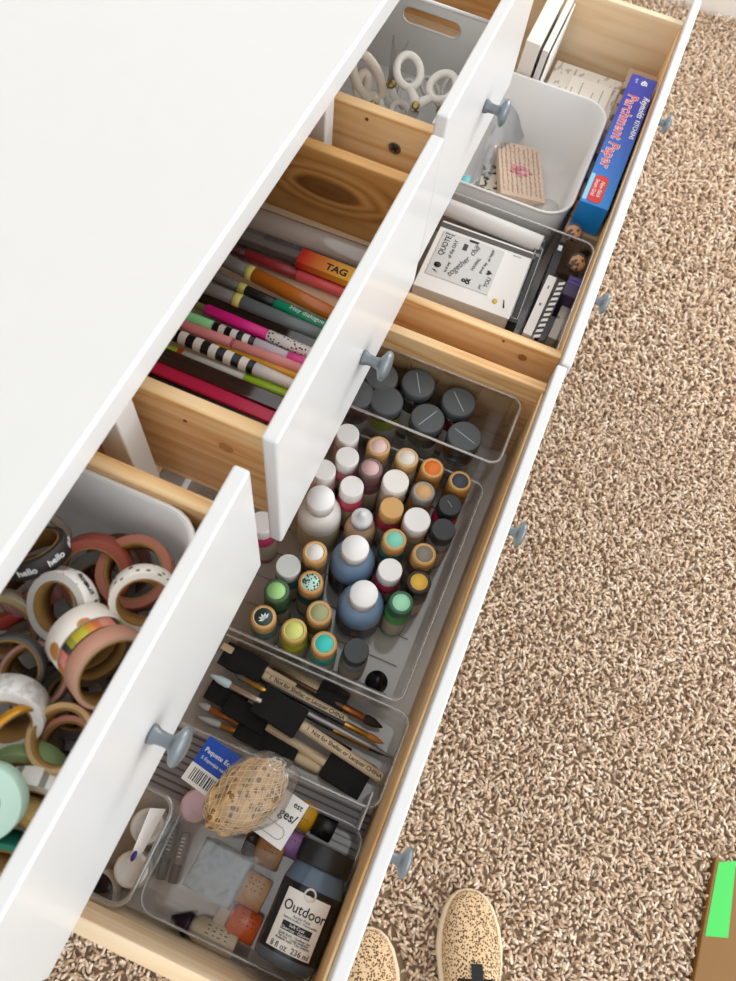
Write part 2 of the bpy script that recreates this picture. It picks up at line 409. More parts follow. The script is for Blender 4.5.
# ------------------------------------------------------------------ trays and bins
def tray(name, label, cat, x0, y0, x1, y1, z0, z1, r, mat, rim_mat=None, wall=.0020, taper=.006, rimw=.0022, group=None, ribs=0, rimr=.0016):
    t = root(name, label, cat, ((x0+x1)/2, (y0+y1)/2, z0), group)
    mb = MB(); a = (x0, y0, x1, y1)
    ob = rrect(*inset(*a, taper), max(.003, r-taper)); ot = rrect(*a, r)
    it = rrect(*inset(*a, wall), max(.002, r-wall)); ib = rrect(*inset(*a, wall+taper), max(.002, r-taper-wall))
    mb.loft([at_z(ob, z0), at_z(ot, z1), at_z(it, z1), at_z(ib, z0+wall)], mat, True, True, smooth=False)
    b = mb.build('basin', t, world=True)
    o = rrect(*inset(*a, -rimw*.3), r)
    MBr = MB().tube(at_z(o, z1), rimr, rim_mat or mat, 6, closed=True)
    MBr.build('rim', t, world=True)
    for k in range(ribs):
        x = x0+taper+.012+k*(x1-x0-2*taper-.024)/max(1, ribs-1)
        MB().tube([(x, y0+.016, z0+wall+.0002), (x, y1-.016, z0+wall+.0002)], .0009, rim_mat or mat, 6).build('rib', t, world=True)
    return t
def bin_(name, label, x0, y0, x1, y1, z0, z1, r, slot=None, taper=.008):
    """white plastic bin with a rolled rim; slot cuts a stadium handle hole through the +X end wall"""
    t = root(name, label, 'storage bin', ((x0+x1)/2, (y0+y1)/2, z0))
    w = .0025; a = (x0, y0, x1, y1); mb = MB()
    if not slot:
        mb.loft([at_z(rrect(*inset(*a, taper), r-taper*.5), z0), at_z(rrect(*a, r), z1), at_z(rrect(*inset(*a, w), r-w), z1), at_z(rrect(*inset(*a, taper+w), r-taper*.5-w), z0+w)], BINW, True, True)
    else:
        # three plain walls and floor, end wall built round the slot
        mb.box((x0, y0, z0), (x1-w, y1, z0+w), BINW); mb.box((x0, y0, z0+w), (x0+w, y1, z1-.03), BINW)
        mb.box((x0+w, y0, z0+w), (x1-w, y0+w, z1-.004), BINW); mb.box((x0+w, y1-w, z0+w), (x1-w, y1, z1-.004), BINW)
        cy, cz, hw, hr = slot
        n = 12; hole = []; outer = []
        for i in range(n+1): t_ = -PI/2+PI*i/n; hole.append((cy+hw-hr+hr*math.cos(t_), cz+hr*math.sin(t_)))
        for i in range(n+1): t_ = PI/2+PI*i/n; hole.append((cy-hw+hr+hr*math.cos(t_), cz+hr*math.sin(t_)))
        for (yy, zz) in hole:
            # push each hole point out to the wall's outline
            dy, dz = yy-cy, zz-cz; k = 1e9
            if dy > 1e-6: k = min(k, (y1-cy)/dy)
            if dy < -1e-6: k = min(k, (y0-cy)/dy)
            if dz > 1e-6: k = min(k, (z1-cz)/dz)
            if dz < -1e-6: k = min(k, (z0-cz)/dz)
            outer.append((cy+dy*k, cz+dz*k))
        # corners
        def snap(o):
            return o
        N = len(hole); vs = []; fs = []
        for xx in (x1-w, x1):
            vs += [(xx, y, z) for y, z in hole]+[(xx, y, z) for y, z in outer]
        for i in range(N):
            j = (i+1) % N
            fs += [(i, j, N+j, N+i), (2*N+j, 2*N+i, 3*N+i, 3*N+j), (i, 2*N+i, 2*N+j, j), (N+j, 3*N+j, 3*N+i, N+i)]
        mb.add(vs, fs, BINW)
        # triangles that close the wall's four corners
        for cyy, czz in ((y0, z0), (y0, z1), (y1, z0), (y1, z1)):
            best = sorted(range(N), key=lambda i: (outer[i][0]-cyy)**2+(outer[i][1]-czz)**2)
            on_y = [i for i in range(N) if abs(outer[i][0]-cyy) < 1e-6]; on_z = [i for i in range(N) if abs(outer[i][1]-czz) < 1e-6]
            if on_y and on_z:
                i = min(on_y, key=lambda i: abs(outer[i][1]-czz)); j = min(on_z, key=lambda i: abs(outer[i][0]-cyy))
                if i != j:
                    tri = [outer[i], outer[j], (cyy, czz)]
                    mb.add([(x1-w, *p) for p in tri]+[(x1, *p) for p in tri], [(0, 1, 2), (5, 4, 3), (0, 3, 4, 1), (1, 4, 5, 2), (2, 5, 3, 0)], BINW)
        rim = MB().tube([(x1-w/2, y, z) for y, z in hole], .0016, P('bin_slot_edge', '#d9d6d2', .5), 6, closed=True)
    mb.build('basin', t, world=True)
    if slot:
        rim.build('slot_edge', t, world=True)
        MB().tube([(x1-w/2, y0+.001, z1), (x1-w/2, y1-.001, z1)], .0022, BINW, 8).build('rim', t, world=True)
    else:
        MB().tube(at_z(rrect(*inset(*a, -.0004), r), z1), .0021, P('white_bin_rim', '#f4f2ef', .35), 8, closed=True).build('rim', t, world=True)
    return t
ZS, ZL = .8012, .4902      # floors of the small and the large drawers
bin_('storage_bin', 'white rounded plastic bin piled with washi tape rolls', -.2595, -.0800, .0315, .24, ZS, .882, .034)
bin_('storage_bin', 'white plastic bin with a handle slot holding white scissors', .5060, -.0815, .685, .25, ZS, .894, .02, slot=(-.016, .873, .036, .0100))
bin_('storage_bin', 'white rounded plastic bin around the wooden script block', .766, -.2440, 1.040, .10, ZL, .607, .042)
tray('clear_tray', 'clear acrylic tray holding the black-lidded jars', 'tray', .3280, -.2790, .4275, .08, ZL, .621, .014, ACRYL, RIM)
tray('clear_tray', 'long clear acrylic tray crowded with craft paint bottles', 'tray', .0330, -.2760, .3240, .085, ZL, .568, .012, ACRYL, RIM, ribs=8)
tray('clear_tray', 'narrow clear acrylic tray full of foam and paint brushes', 'tray', -.0765, -.2938, .0290, .08, ZL, .545, .014, ACRYL, RIM)
tray('clear_tray', 'low clear tray under the netted sponge and grey block', 'tray', -.2520, -.2935, -.0985, -.105, ZL+.0022, .523, .018, ACRYL, RIM)
tray('clear_tray', 'small clear glassy tray holding round white-lidded pots', 'tray', -.2535, -.1005, -.1490, .08, ZL, .560, .016, ACRYL, clear('glass_rim', '#c4d0d2', .4, .06, haze=.12), rimr=.0024)
tray('clear_tray', 'clear acrylic tray packed with stamp sets beside the blue box', 'tray', .5200, -.2985, .7420, .06, ZL, .604, .018, ACRYL, RIM)
t = root('shelf_liner', 'grey ribbed plastic liner lying under the sponge tray', 'liner', (-.09, -.1, ZL))
mb = MB(); mb.box((-.148, -.297, ZL), (-.078, .06, ZL+.002), P('grey_liner', '#aba7a8', .4))
mb.build('sheet', t, world=True)
for k in range(9):
    x = -.142+k*.0075
    MB().box((x, -.296, ZL+.002), (x+.0022, .058, ZL+.0034), P('liner_rib', '#6f6a6b', .4)).build('rib', t, world=True, bevel=.0005)
t = root('grey_card', 'plain pale grey card standing between sponge tray and drawer front', 'card', (-0.0753, -0.2816, 0.5400))
MB().box((-.026, -.003, -.042), (.014, -.0012, .018), P('grey_card', '#c4c0bf', .6)).build('sheet', t)
# ------------------------------------------------------------------ jars with black lids
GLASS = clear('clear_glass', '#e4e8e6', .16, .04)
zj = ZL+.0026
def jar(p, label, fill, line):
    t = root('glitter_jar', label, 'jar', (p[0], p[1], zj), 'black-lidded jars in the far tray')
    MB().lathe([(0, 0), (.0195, 0), (.0205, .002), (.0205, .086), (.0185, .092), (.0182, .0985), (0, .0985)], fill, 32).build('glass', t)
    MB().lathe([(.0207, .012), (.0207, .070)], PAPER, 32).build('paper_label', t)
    MB().lathe([(.0212, .0922), (.0219, .094), (.0219, .0965), (.0210, .0978)], STEEL, 32).build('collar', t)
    lid = MB().lathe([(0, .099), (.0211, .099), (.0217, .100), (.0217, .111), (.0206, .1135), (.0199, .1138), (0, .1132)], P('black_jar_lid', '#54585a', .55, bump=.2, bscale=400), 36)
    lo = lid.build('lid', t)
    if line is not None:
        M = Matrix.Rotation(line, 4, 'Z')
        MB().box((-.0155, -.0005, .1130), (.0155, .0005, .1137), P('scratch_line', '#aab0b0', .4), M=M).build('seam', t)
JARS = [(0.4056, -0.1486, 0.6060), (0.4019, -0.2054, 0.6060), (0.3640, -0.1211, 0.6060), (0.3622, -0.1779, 0.6060), (0.3579, -0.2289, 0.6060), (0.3946, -0.1019, 0.6060), (0.3574, -0.0836, 0.6060)]
JL = [('charcoal-lidded jar at the back of the tray, second from the wood corner', '#3b3335', .5), ('charcoal-lidded jar with a red glint, closest to the tray corner', '#7a2530', .75), ('charcoal-lidded jar with a lime label showing below', '#a9bb2a', None), ('charcoal-lidded jar with a long pale line across the middle lid', '#4a4340', -.45),
      ('charcoal-lidded jar with a short upright line, nearest the orange cap', '#4a4a50', 1.25), ('dark jar lid half hidden behind the grey knob', '#2d2b2c', None), ('dark jar lid mostly hidden under the white drawer front', '#2a2a2c', None)]
for p, (l, c, a) in zip(JARS, JL): jar(p, l, P('jar_fill', c, .3), a)

# ------------------------------------------------------------------ craft paint bottles
zb_ = ZL+.0026
TAN = P('tan_cap', '#b98c58', .45); RINGP = P('kraft_ring', '#d8b27c', .6)
LBL = P('bottle_label', '#cfc5ae', .5)
def paint(p, label, body, cap, dot=None, ring=None, extra=None, H=.0935, rb=.0158, rc=.0148):
    t = root('paint_bottle', label, 'paint bottle', (p[0], p[1], zb_), 'craft paint bottles in the long tray')
    B = P('paint_body', body, .3)
    MB().lathe([(0, 0), (rb-.001, 0), (rb, .0015), (rb, H-.036), (rb*.97, H-.032), (rb*.84, H-.0265), (.0112, H-.024), (.0112, H-.0205), (0, H-.0205)], B, 28).build('body', t)
    MB().lathe([(rb+.0002, .014), (rb+.0002, H-.042)], LBL, 28).build('label_band', t)
    C_ = P('cap_'+cap[1:], cap, .42)
    cp = MB().lathe([(0, H-.020), (rc*.98, H-.020), (rc, H-.0192), (rc*.97, H-.0015), (rc*.92, H), (rc*.88, H), (0, H-.0004)], C_, 28).build('cap', t)
    if ring: MB().lathe([(rc*.86, H-.0004), (rc*.84, H+.0006), (rc*.70, H+.0006), (rc*.68, H-.0003)], P('ring_'+ring[1:], ring, .55), 28).build('cap_ring', t)
    if dot: MB().lathe([(rc*.71, H-.0003), (rc*.70, H+.0002), (0, H+.0002)], dot if not isinstance(dot, str) else P('dot_'+dot[1:], dot, .5), 24).build('colour_dot', t)
    if extra: extra(t, H, rc)
    return t
def lotus(t, H, rc):
    mb = MB(); m = P('white_print', '#eef2ee', .6)
    for a in (-70, -38, 0, 38, 70):
        r = math.radians(a+62); L = rc*.5
        pts = [(0, 0), (L*.45, L*.22), (L, 0), (L*.45, -L*.22)]
        M = Matrix.Rotation(r, 4, 'Z')
        mb.prism(pts, H+.0006, H+.0009, m, M=Matrix.Translation((-.0016, -.0028, 0)) @ M)
    mb.build('flower_mark', t)
def nick(t, H, rc):
    MB().box((-.004, -.0004, H-.0002), (.006, .0004, H+.0003), P('cap_nick', '#8b8f90', .5), M=Matrix.Rotation(.9, 4, 'Z')).build('scratch', t)
leafy = blot_mat('leafy_emblem', '#bfe6d8', '#1d4a44', 330, .42)
KR = '#cfa468'
Z = .598
BOT = [
 ((0.3012, -0.0954, 0.6020), 'white-capped pink paint bottle, topmost white cap beside the jar tray', '#e9a3ae', '#f2efec', None, None, None),
 ((0.2713, -0.1077, 0.6020), 'white-capped pink paint bottle between two other white caps by the drawer front', '#e68a98', '#f4f1ee', None, None, None),
 ((0.3012, -0.1369, 0.6020), 'craft paint bottle with pale pink dot in a kraft ring', '#b79a86', '#c79b63', '#ecccc4', '#d9ae78', None),
 ((0.2690, -0.1399, 0.6020), 'plum paint bottle with dusty pink dot in a dark ring', '#6a4450', '#6d5250', '#dcb4b4', '#8a6f6a', None),
 ((0.3012, -0.1743, 0.6020), 'cream paint bottle with off-white dot in a kraft ring', '#d9c7a4', '#c9a26a', '#efe6da', '#dcb988', None),
 ((0.3012, -0.2077, 0.6020), 'craft paint bottle with bright orange dot in a kraft ring', '#c07a24', '#b98646', '#ee7c2e', '#e0b272', None),
 ((0.3012, -0.2448, 0.5980), 'craft paint bottle with dark slate dot, nearest the pine front', '#8a5f2c', '#b98646', '#3c464e', '#d6a868', None),
 ((0.2679, -0.1732, 0.5980), 'cream paint bottle with a fat plain white cap above the tan dots', '#ddc9a8', '#f3efe8', None, None, 'fat'),
 ((0.2689, -0.2090, 0.5980), 'craft paint bottle with tan dot in a grey ring', '#a8762c', '#7d7770', '#dcae78', '#a8a098', None),
 ((0.2391, -0.1278, 0.5980), 'white-capped rose red paint bottle beside the big white bottle', '#d2566a', '#f4f1ef', None, None, None),
 ((0.2357, -0.1817, 0.5930), 'crimson paint bottle with a plain tan cap', '#b43a48', '#d9a866', None, None, None),
 ((0.2689, -0.2445, 0.5930), 'hot pink paint bottle with a black cap near the pine front', '#e23a72', '#2e2f31', None, None, nick),
 ((0.2340, -0.2150, 0.5930), 'tan paint bottle with a fat white cap next to the black caps', '#c2a27c', '#f5f2ee', None, None, 'fat'),
 ((0.2355, -0.2482, 0.5930), 'clear grey paint bottle with a black cap below the hot pink bottle', '#8e8a88', '#333436', None, None, None),
 ((0.1989, -0.1999, 0.5930), 'teal paint bottle with mint dot in a kraft ring beside the upper blue bottle', '#39716c', '#c09458', '#86dcc4', '#d9ae70', None),
 ((0.1964, -0.2382, 0.5930), 'paint bottle with grey taupe dot in a kraft ring', '#5b4a3a', '#c09458', '#8b8376', '#d6aa6c', None),
 ((0.1641, -0.2089, 0.5880), 'white-capped raspberry red paint bottle between blue bottles and yellow dot', '#cf4260', '#f5f3f0', None, None, None),
 ((0.1640, -0.2449, 0.5880), 'paint bottle with ochre yellow dot in a black cap', '#6a5a52', '#272422', '#eabb4c', '#3a322a', None),
 ((0.1328, -0.2350, 0.5880), 'leaf green paint bottle with pale mint dot on a dark green cap', '#4f9a52', '#2f5a44', '#a9ecc4', '#3d6e54', None),
 ((0.1460, -0.1216, 0.5930), 'paint bottle with white dot in a kraft ring beside the upper blue bottle', '#7a6a52', '#c49a60', '#ece9e2', '#d9b078', None),
 ((0.1201, -0.0999, 0.5880), 'teal grey paint bottle with a pale plain cap by the drawer front', '#49605e', '#cfd2cf', None, None, None),
 ((0.1128, -0.1318, 0.5880), 'dark teal paint bottle with leafy green emblem on its kraft cap', '#2f5b56', '#c0905a', leafy, '#d2a268', None),
 ((0.0878, -0.1010, 0.5880), 'dark green paint bottle with spring green dot', '#3e5a3a', '#3d5a3e', '#a4d88a', '#4a6b48', None),
 ((0.0854, -0.1546, 0.5840), 'olive paint bottle with sage dot in a kraft ring', '#5f5a2c', '#c2965c', '#a7ab80', '#d6ac70', None),
 ((0.0555, -0.0999, 0.5840), 'kraft-capped paint bottle with white lotus on a dark dot', '#56726e', '#c2965c', '#25403e', '#d6ac74', lotus),
 ((0.0555, -0.1375, 0.5840), 'lime yellow paint bottle with yellow green dot', '#b9bb2e', '#b9a34a', '#d8e07c', '#d4b070', None),
 ((0.0555, -0.1740, 0.5840), 'aqua paint bottle with turquoise dot in a kraft ring', '#3fa697', '#c2965c', '#3ccfc4', '#d6ac74', None),
 ((0.0628, -0.2095, 0.5840), 'clear grey paint bottle with charcoal cap in the front row', '#7b7f7e', '#37393a', None, None, None),
 ((0.2452, -0.0886, 0.5980), 'white-capped pale pink paint bottle behind the big white bottle', '#e8b4b4', '#f4f2ef', None, None, None),
 ((0.1542, -0.0499, 0.5930), 'pale capped magenta paint bottle glimpsed between two white drawer fronts', '#c23a6e', '#e8e2e0', None, None, None),
]
for p, l, body, cap, dot, ring, ex in BOT:
    if ex == 'fat': paint(p, l, body, cap, H=p[2]-zb_, rc=.0168, rb=.0168)
    else: paint(p, l, body, cap, dot, ring, ex, H=p[2]-zb_)
def big(p, label, body, H, rb, rc, lbl, nozzle=False, lines=()):
    t = root('paint_bottle', label, 'paint bottle', (p[0], p[1], zb_), 'craft paint bottles in the long tray')
    MB().lathe([(0, 0), (rb-.002, 0), (rb, .003), (rb, H-.048), (rb*.96, H-.040), (rb*.82, H-.031), (rb*.58, H-.0255), (.011, H-.0245), (.011, H-.021), (0, H-.021)], P('large_bottle', body, .35), 40).build('body', t)
    MB().lathe([(rb+.0003, .012), (rb+.0003, H-.056)], lbl, 40).build('label_band', t)
    if nozzle:
        MB().lathe([(0, H-.0225), (rc, H-.0225), (rc, H-.012), (rc*.8, H-.0095), (.0055, H-.008), (.0042, H), (0, H+.0005)], P('nozzle_white', '#eceef0', .4), 28).build('nozzle_cap', t)
    else:
        MB().lathe([(0, H-.0215), (rc, H-.0215), (rc*1.0, H-.0015), (rc*.95, H), (0, H+.0003)], P('smooth_white_cap', '#f4f3f1', .4), 32).build('cap', t)
    return t
band = blot_mat('painterly_label', '#2b2d38', '#c0463a', 60, .30)
tb = big((0.1669, -0.1627, 0.6020), 'larger blue paint bottle with a white cap, upper of the two', '#7d9aba', .110, .0272, .0160, band)
big((0.1206, -0.1929, 0.6020), 'larger blue paint bottle with a white cap, lower of the two', '#7d9aba', .110, .0272, .0160, band)
big((0.2040, -0.1022, 0.6100), 'big white paint bottle with a white cap against the drawer front', '#efebe4', .118, .0268, .0165, P('cream_label', '#d8cfa8', .5))
big((0.2135, -0.1533, 0.5930), 'peach paint bottle with a white nozzle tip', '#e8bf9a', .1002, .0195, .0130, LBL, True)
t = root('paint_bottle', 'small black domed bottle alone in the tray corner', 'paint bottle', (*(0.0533, -0.2439, 0.5350)[:2], zb_), 'craft paint bottles in the long tray')
MB().lathe([(0, 0), (.0125, 0), (.0128, .020), (.0128, .022)], P('dark_bottle', '#2a292a', .3), 28).build('body', t)
MB().lathe([(.0130, .0225), (.0134, .0235), (.0130, .034), (.0105, .0405), (.0045, .0445), (.0040, .0480), (0, .0485)], P('glossy_black', '#141415', .2), 28).build('cap', t)

# ------------------------------------------------------------------ brushes
zf = ZL+.0026
HB = P('foam_handle', '#e2cba6', .5, var=.05, vscale=80)
def foam(head0, head1, hend, label, w=.026, th=.010, text=None, tone=None, hr=.0052, chisel=True):
    """foam head from head0 (tip) to head1 (root), dowel handle on to hend"""
    d = V(hend)-V(head0); Mx = aim(head0, hend); Lh = (V(head1)-V(head0)).length; L = d.length
    t = root('foam_brush', label, 'foam brush', group='foam brushes in the brush tray', M=Mx)
    hw = w/2; h = th/2
    mb = MB(); vs = []
    prof = [(0, .0012), (.014 if chisel else .004, h), (Lh-.002, h), (Lh, h*.9)]
    loops = [[(x, -hw, -z), (x, hw, -z), (x, hw, z), (x, -hw, z)] for x, z in prof]
    mb.loft(loops, tone or FOAM, True, True, smooth=False); mb.build('foam_head', t, bevel=.0012)
    MB().lathe([(0, Lh+.0002), (hr*.9, Lh+.0002), (hr, Lh+.003), (hr, L-.004), (hr*.8, L-.0006), (0, L)], HB, 20, axis='x').build('handle', t)
    if text:
        txt(text, .0064, P('print_black', '#0a0a0a', .6), t, ((Lh+L)/2+.002, 0, hr+.0001), (0, 0, 0), bold=.0001)
    return t
def brush(tip, fer, hs, hend, label, bristle, ferr, handle, rb=.0035, rf=.0036, rh=.0032, flat=1.0):
    M = aim(tip, hend); ln = lambda p: (V(p)-V(tip)).length
    a, b, L = ln(fer), ln(hs), ln(hend)
    t = root('paint_brush', label, 'paint brush', group='paint brushes in the brush tray', M=M)
    F = Matrix.Diagonal((1, flat, 1, 1))
    MB().lathe([(0, 0), (rb*.35, a*.12), (rb*.9, a*.5), (rb, a*.85), (rf*.95, a)], bristle, 20, axis='x', M=F).build('bristles', t)
    MB().lathe([(rf*.9, a), (rf, a+.0004), (rf, b-.006), (rf*1.08, b-.005), (rf, b-.004), (rf*.96, b)], ferr, 24, axis='x', M=F).build('ferrule', t)
    MB().lathe([(rh*.95, b-.0004), (rh*1.05, b+(L-b)*.2), (rh*.7, b+(L-b)*.8), (rh*.45, L-.001), (0, L)], handle, 20, axis='x').build('handle', t)
    return t
TXT = '1  Not for Shellac or Lacquer CHINA'
BLKH = P('black_handle', '#1b1b1d', .25)
foam((0.0134, -0.0662, 0.5230), (0.0071, -0.1192, 0.5200), (0.0011, -0.2297, 0.5120), 'black foam brush with printed beech handle, top of the tray', .028, .012, TXT, hr=.0058)
foam((-0.0181, -0.1272, 0.5340), (-0.0261, -0.1840, 0.5300), (-0.0412, -0.2911, 0.5180), 'black foam brush with printed beech handle lying over the middle', .034, .013, TXT, hr=.0063)
foam((-0.0543, -0.1176, 0.5120), (-0.0586, -0.1918, 0.5100), (-0.0584, -0.2238, 0.5060), 'wide flat black foam head with a short beech stub along the near wall', .022, .010, hr=.0062)
foam((-0.0352, -0.0944, 0.5170), (-0.0417, -0.1478, 0.5140), (-0.0487, -0.2255, 0.5080), 'folded looking black foam brush with plain handle beside the near wall', .024, .010, hr=.0052)
foam((-0.0579, -0.2753, 0.5160), (-0.0518, -0.2254, 0.5150), (-0.0453, -0.1869, 0.5080), 'black foam head turned the other way near the tray corner', .030, .011)
foam((0.0193, -0.2210, 0.5060), (0.0211, -0.1844, 0.5050), (0.0368, -0.0723, 0.5040), 'dark foam brush seen through the far clear wall', .026, .010, tone=P('foam_dark', '#242425', .9))
foam((-0.0279, -0.0666, 0.5060), (-0.0291, -0.1146, 0.5050), (-0.0317, -0.1730, 0.5040), 'black foam brush half under the white-tipped paint brush', .024, .009)
t = root('stir_stick', 'flat bare wooden stick lying diagonally behind the foam brushes', 'stick', M=aim((0.0195, -0.0621, 0.5270), (0.0102, -0.1763, 0.5170)))
MB().box((0, -.0042, -.0013), (.098, .0042, .0013), BEECH).build('stick', t, bevel=.001)
brush((-0.0185, -0.0679, 0.5450), (-0.0224, -0.0940, 0.5430), (-0.0216, -0.1329, 0.5400), (-0.0263, -0.2474, 0.5160), 'paint brush with bluish white bristles and copper ring', P('pale_bristle', '#b9cdd0', .6), P('silver_ferrule', '#c2b2a6', .25, metal=.8), BLKH, .0050, .0040)
brush((-0.0062, -0.0914, 0.5360), (-0.0082, -0.1061, 0.5355), (-0.0097, -0.1330, 0.5345), (-0.0167, -0.2930, 0.5210), 'long paint brush with grey bristles and silver handle', P('grey_bristle', '#55524f', .7), GOLD, P('silver_handle', '#9c9a9c', .3, metal=.5), .0034, .0032, .0030)
brush((-0.0055, -0.2785, 0.5130), (-0.0057, -0.2574, 0.5130), (-0.0046, -0.2283, 0.5140), (0.0026, -0.1086, 0.5190), 'paint brush with orange bristle tip and long gold ferrule', P('golden_bristle', '#c07a2c', .6), GOLD, BLKH, .0040, .0034)
brush((-0.0151, -0.2929, 0.5070), (-0.0156, -0.2645, 0.5080), (-0.0152, -0.2193, 0.5110), (-0.0118, -0.1636, 0.5130), 'black-handled paint brush with a wide brass ferrule', P('dark_bristle', '#2d2422', .7), GOLD, BLKH, .0036, .0040)
brush((-0.0341, -0.2861, 0.5040), (-0.0326, -0.2732, 0.5040), (-0.0299, -0.2497, 0.5050), (-0.0249, -0.1950, 0.5060), 'brush with yellow ferrule under the lower printed handle', P('umber_bristle', '#5b4526', .7), P('yellow_ferrule', '#c9a640', .4, metal=.6), BLKH, .0034, .0034)
brush((0.0113, -0.2711, 0.5070), (0.0129, -0.2465, 0.5070), (0.0135, -0.2196, 0.5070), (0.0213, -0.1247, 0.5070), 'flat paint brush with dark brown bristles and copper ferrule near the far wall', P('brown_bristle', '#33201a', .8), P('copper_ferrule', '#b5723c', .3, metal=.8), P('brown_handle', '#6b4a2c', .4), .0058, .0046)
brush((-0.0475, -0.0641, 0.5060), (-0.0481, -0.0797, 0.5060), (-0.0489, -0.1030, 0.5060), (-0.0504, -0.1466, 0.5050), 'orange ferruled brush in a clear sleeve by the drawer front', P('clear_sleeve', '#b9bcbd', .4), P('orange_ferrule', '#b8703a', .35, metal=.5), P('amber_handle', '#b56a2a', .4), .0044, .0036)
brush((-0.0610, -0.0684, 0.5035), (-0.0553, -0.0985, 0.5035), (-0.0541, -0.1181, 0.5035), (-0.0549, -0.1714, 0.5035), 'small amber brush in clear sleeve nearest the sponge card', P('pale_sleeve', '#c8caca', .4), P('amber_ferrule', '#c58440', .35, metal=.5), P('dark_amber_handle', '#8a4c20', .4), .0044, .0034)

# ------------------------------------------------------------------ sponge tray
def world_quad(mb, pts, th, mat, parent=None):
    """thin slab on four world points"""
    p = [V(q) for q in pts]; n = (p[1]-p[0]).cross(p[3]-p[0]).normalized()*th
    vs = [tuple(q) for q in p]+[tuple(q+n) for q in p]
    mb.add(vs, [(3,2,1,0),(4,5,6,7),(0,1,5,4),(1,2,6,5),(2,3,7,6),(3,0,4,7)], mat); return mb
# header card: local x runs along the print, y up the card
c0 = V((-0.1273, -0.0933, 0.5560)); c1 = V((-0.1494, -0.2186, 0.5630)); c3 = V((-0.0775, -0.1002, 0.5560))
Mc = aim(c0, c1, up=(-.05, .05, 1)); Wc = (c1-c0).length; Hc = (Mc.inverted() @ c3).y
t = root('sponge_pack', 'sea sponge in a net bag on a blue and white printed card', 'sponge pack', M=Mc)
BLUE = P('print_blue', '#1c4fb4', .5)
MB().box((0, 0, 0), (Wc, Hc, .0008), PAPER).build('card', t)
MB().box((0, Hc*.40, .00082), (Wc*.52, Hc, .00105), BLUE).build('blue_panel', t)
mb = MB(); x = .006; r_ = random.Random(4)
while x < Wc*.30:
    w = r_.choice((.0009, .0013, .0018)); mb.box((x, .004, .00082), (x+w, Hc*.34, .00105), INK); x += w+r_.choice((.0009, .0013, .0017))
mb.build('barcode', t)
WP = P('white_print_ink', '#f4f5f8', .6)
txt('Paquete Económico', .0070, WP, t, (.004, Hc*.74, .0012), align='LEFT', bold=.00006)
txt('5 Esponjas naturales', .0052, WP, t, (.005, Hc*.57, .0012), align='LEFT')
txt('est', .0085, INK, t, (Wc-.0085, Hc*.86, .0010), bold=.0001)
txt('ges/', .0125, INK, t, (Wc-.0125, Hc*.60, .0010), bold=.0002)
mb = MB().tube([(x, y, .0009) for x, y in rrect(Wc-.036, .006, Wc-.006, .018, .006)], .00025, INK, 5, closed=True); mb.build('oval_outline', t)
sc = V((-0.1176, -0.1652, 0.5850)); axis = V((-0.0738, -0.1932, 0.5850))-V((-0.1620, -0.1374, 0.5850)); axis.normalize()
Ms = Matrix.Translation(sc) @ aim((0, 0, 0), axis)
def blob(rx, ry, rz, amp, sc_, n=26, seed=0):
    vs = []; fs = []
    for i in range(n+1):
        th = PI*i/n
        for j in range(2*n):
            ph = PI*j/n; u = V((math.cos(th), math.sin(th)*math.cos(ph), math.sin(th)*math.sin(ph)))
            k = 1+amp*noise.fractal(u*sc_+V((seed, 0, 0)), 1.0, 2.0, 4)
            vs.append((u.x*rx*k, u.y*ry*k, u.z*rz*k))
    for i in range(n):
        for j in range(2*n):
            l = (j+1) % (2*n); fs.append((i*2*n+j, i*2*n+l, (i+1)*2*n+l, (i+1)*2*n+j))
    return vs, fs
vs, fs = blob(.042, .0285, .019, .22, 2.4, 40, 3)
SPM = blot_mat('sea_sponge', '#cfa873', '#84602f', 130, .34, rough=.95)
MB().add(vs, fs, SPM, True, M=Mc.inverted() @ Ms).build('sponge', t)
# net: knotted threads wound both ways round the sponge
NETM = P('net_thread', '#e3cba2', .6)
mb = MB()
for sgn in (1, -1):
    for k in range(22):
        pts = []
        for i in range(22):
            th = .25+(PI-.5)*i/21; ph = 2*PI*k/22+sgn*th*1.1
            u = V((math.cos(th), math.sin(th)*math.cos(ph), math.sin(th)*math.sin(ph)))
            q = 1.07+.16*noise.fractal(u*2.2+V((3, 0, 0)), 1.0, 2.0, 2)*.8
            pts.append((u.x*.042*q, u.y*.0285*q, u.z*.019*q))
        mb.tube(pts, .00042, NETM, 4, M=Mc.inverted() @ Ms)
mb.build('net', t)
vs, fs = blob(.049, .034, .0215, .14, 1.5, 24, 8)
MB().add(vs, fs, clear('net_bag_film', '#f6f6f6', .09, .2, haze=.05, bump=.4), True, M=Mc.inverted() @ Ms @ Matrix.Translation((.006, -.001, .001))).build('clear_bag', t)

# grey block in its clear bag
g0 = V((-0.2152, -0.1374, 0.5530)); g1 = V((-0.2187, -0.1952, 0.5530)); g3 = V((-0.1660, -0.1406, 0.5530))
Mg = aim(g0, g1); Wg = (g1-g0).length; Hg = (Mg.inverted() @ g3).y
t = root('grey_block', 'grey clay-like square block sealed in a crinkled clear bag', 'block', M=Mg)
GB = P('grey_slab', '#98a1a8', .6, var=.10, vscale=60)
n = 34; vs = []; fs = []
for i in range(n+1):
    for j in range(n+1):
        x = .002+(Wg-.003)*i/n; y = Hg*j/n; e = min(i, n-i, j, n-j)
        q = V((x*60, y*60, 2)); rg = abs(noise.noise(q))+.5*abs(noise.noise(q*2.1+V((5, 0, 0))))
        vs.append((x, y, (-.016 if e == 0 else -.0012*(e == 1)-.0045*rg*(e > 0)+.0012)))
for i in range(n):
    for j in range(n): fs.append((i*(n+1)+j, (i+1)*(n+1)+j, (i+1)*(n+1)+j+1, i*(n+1)+j+1))
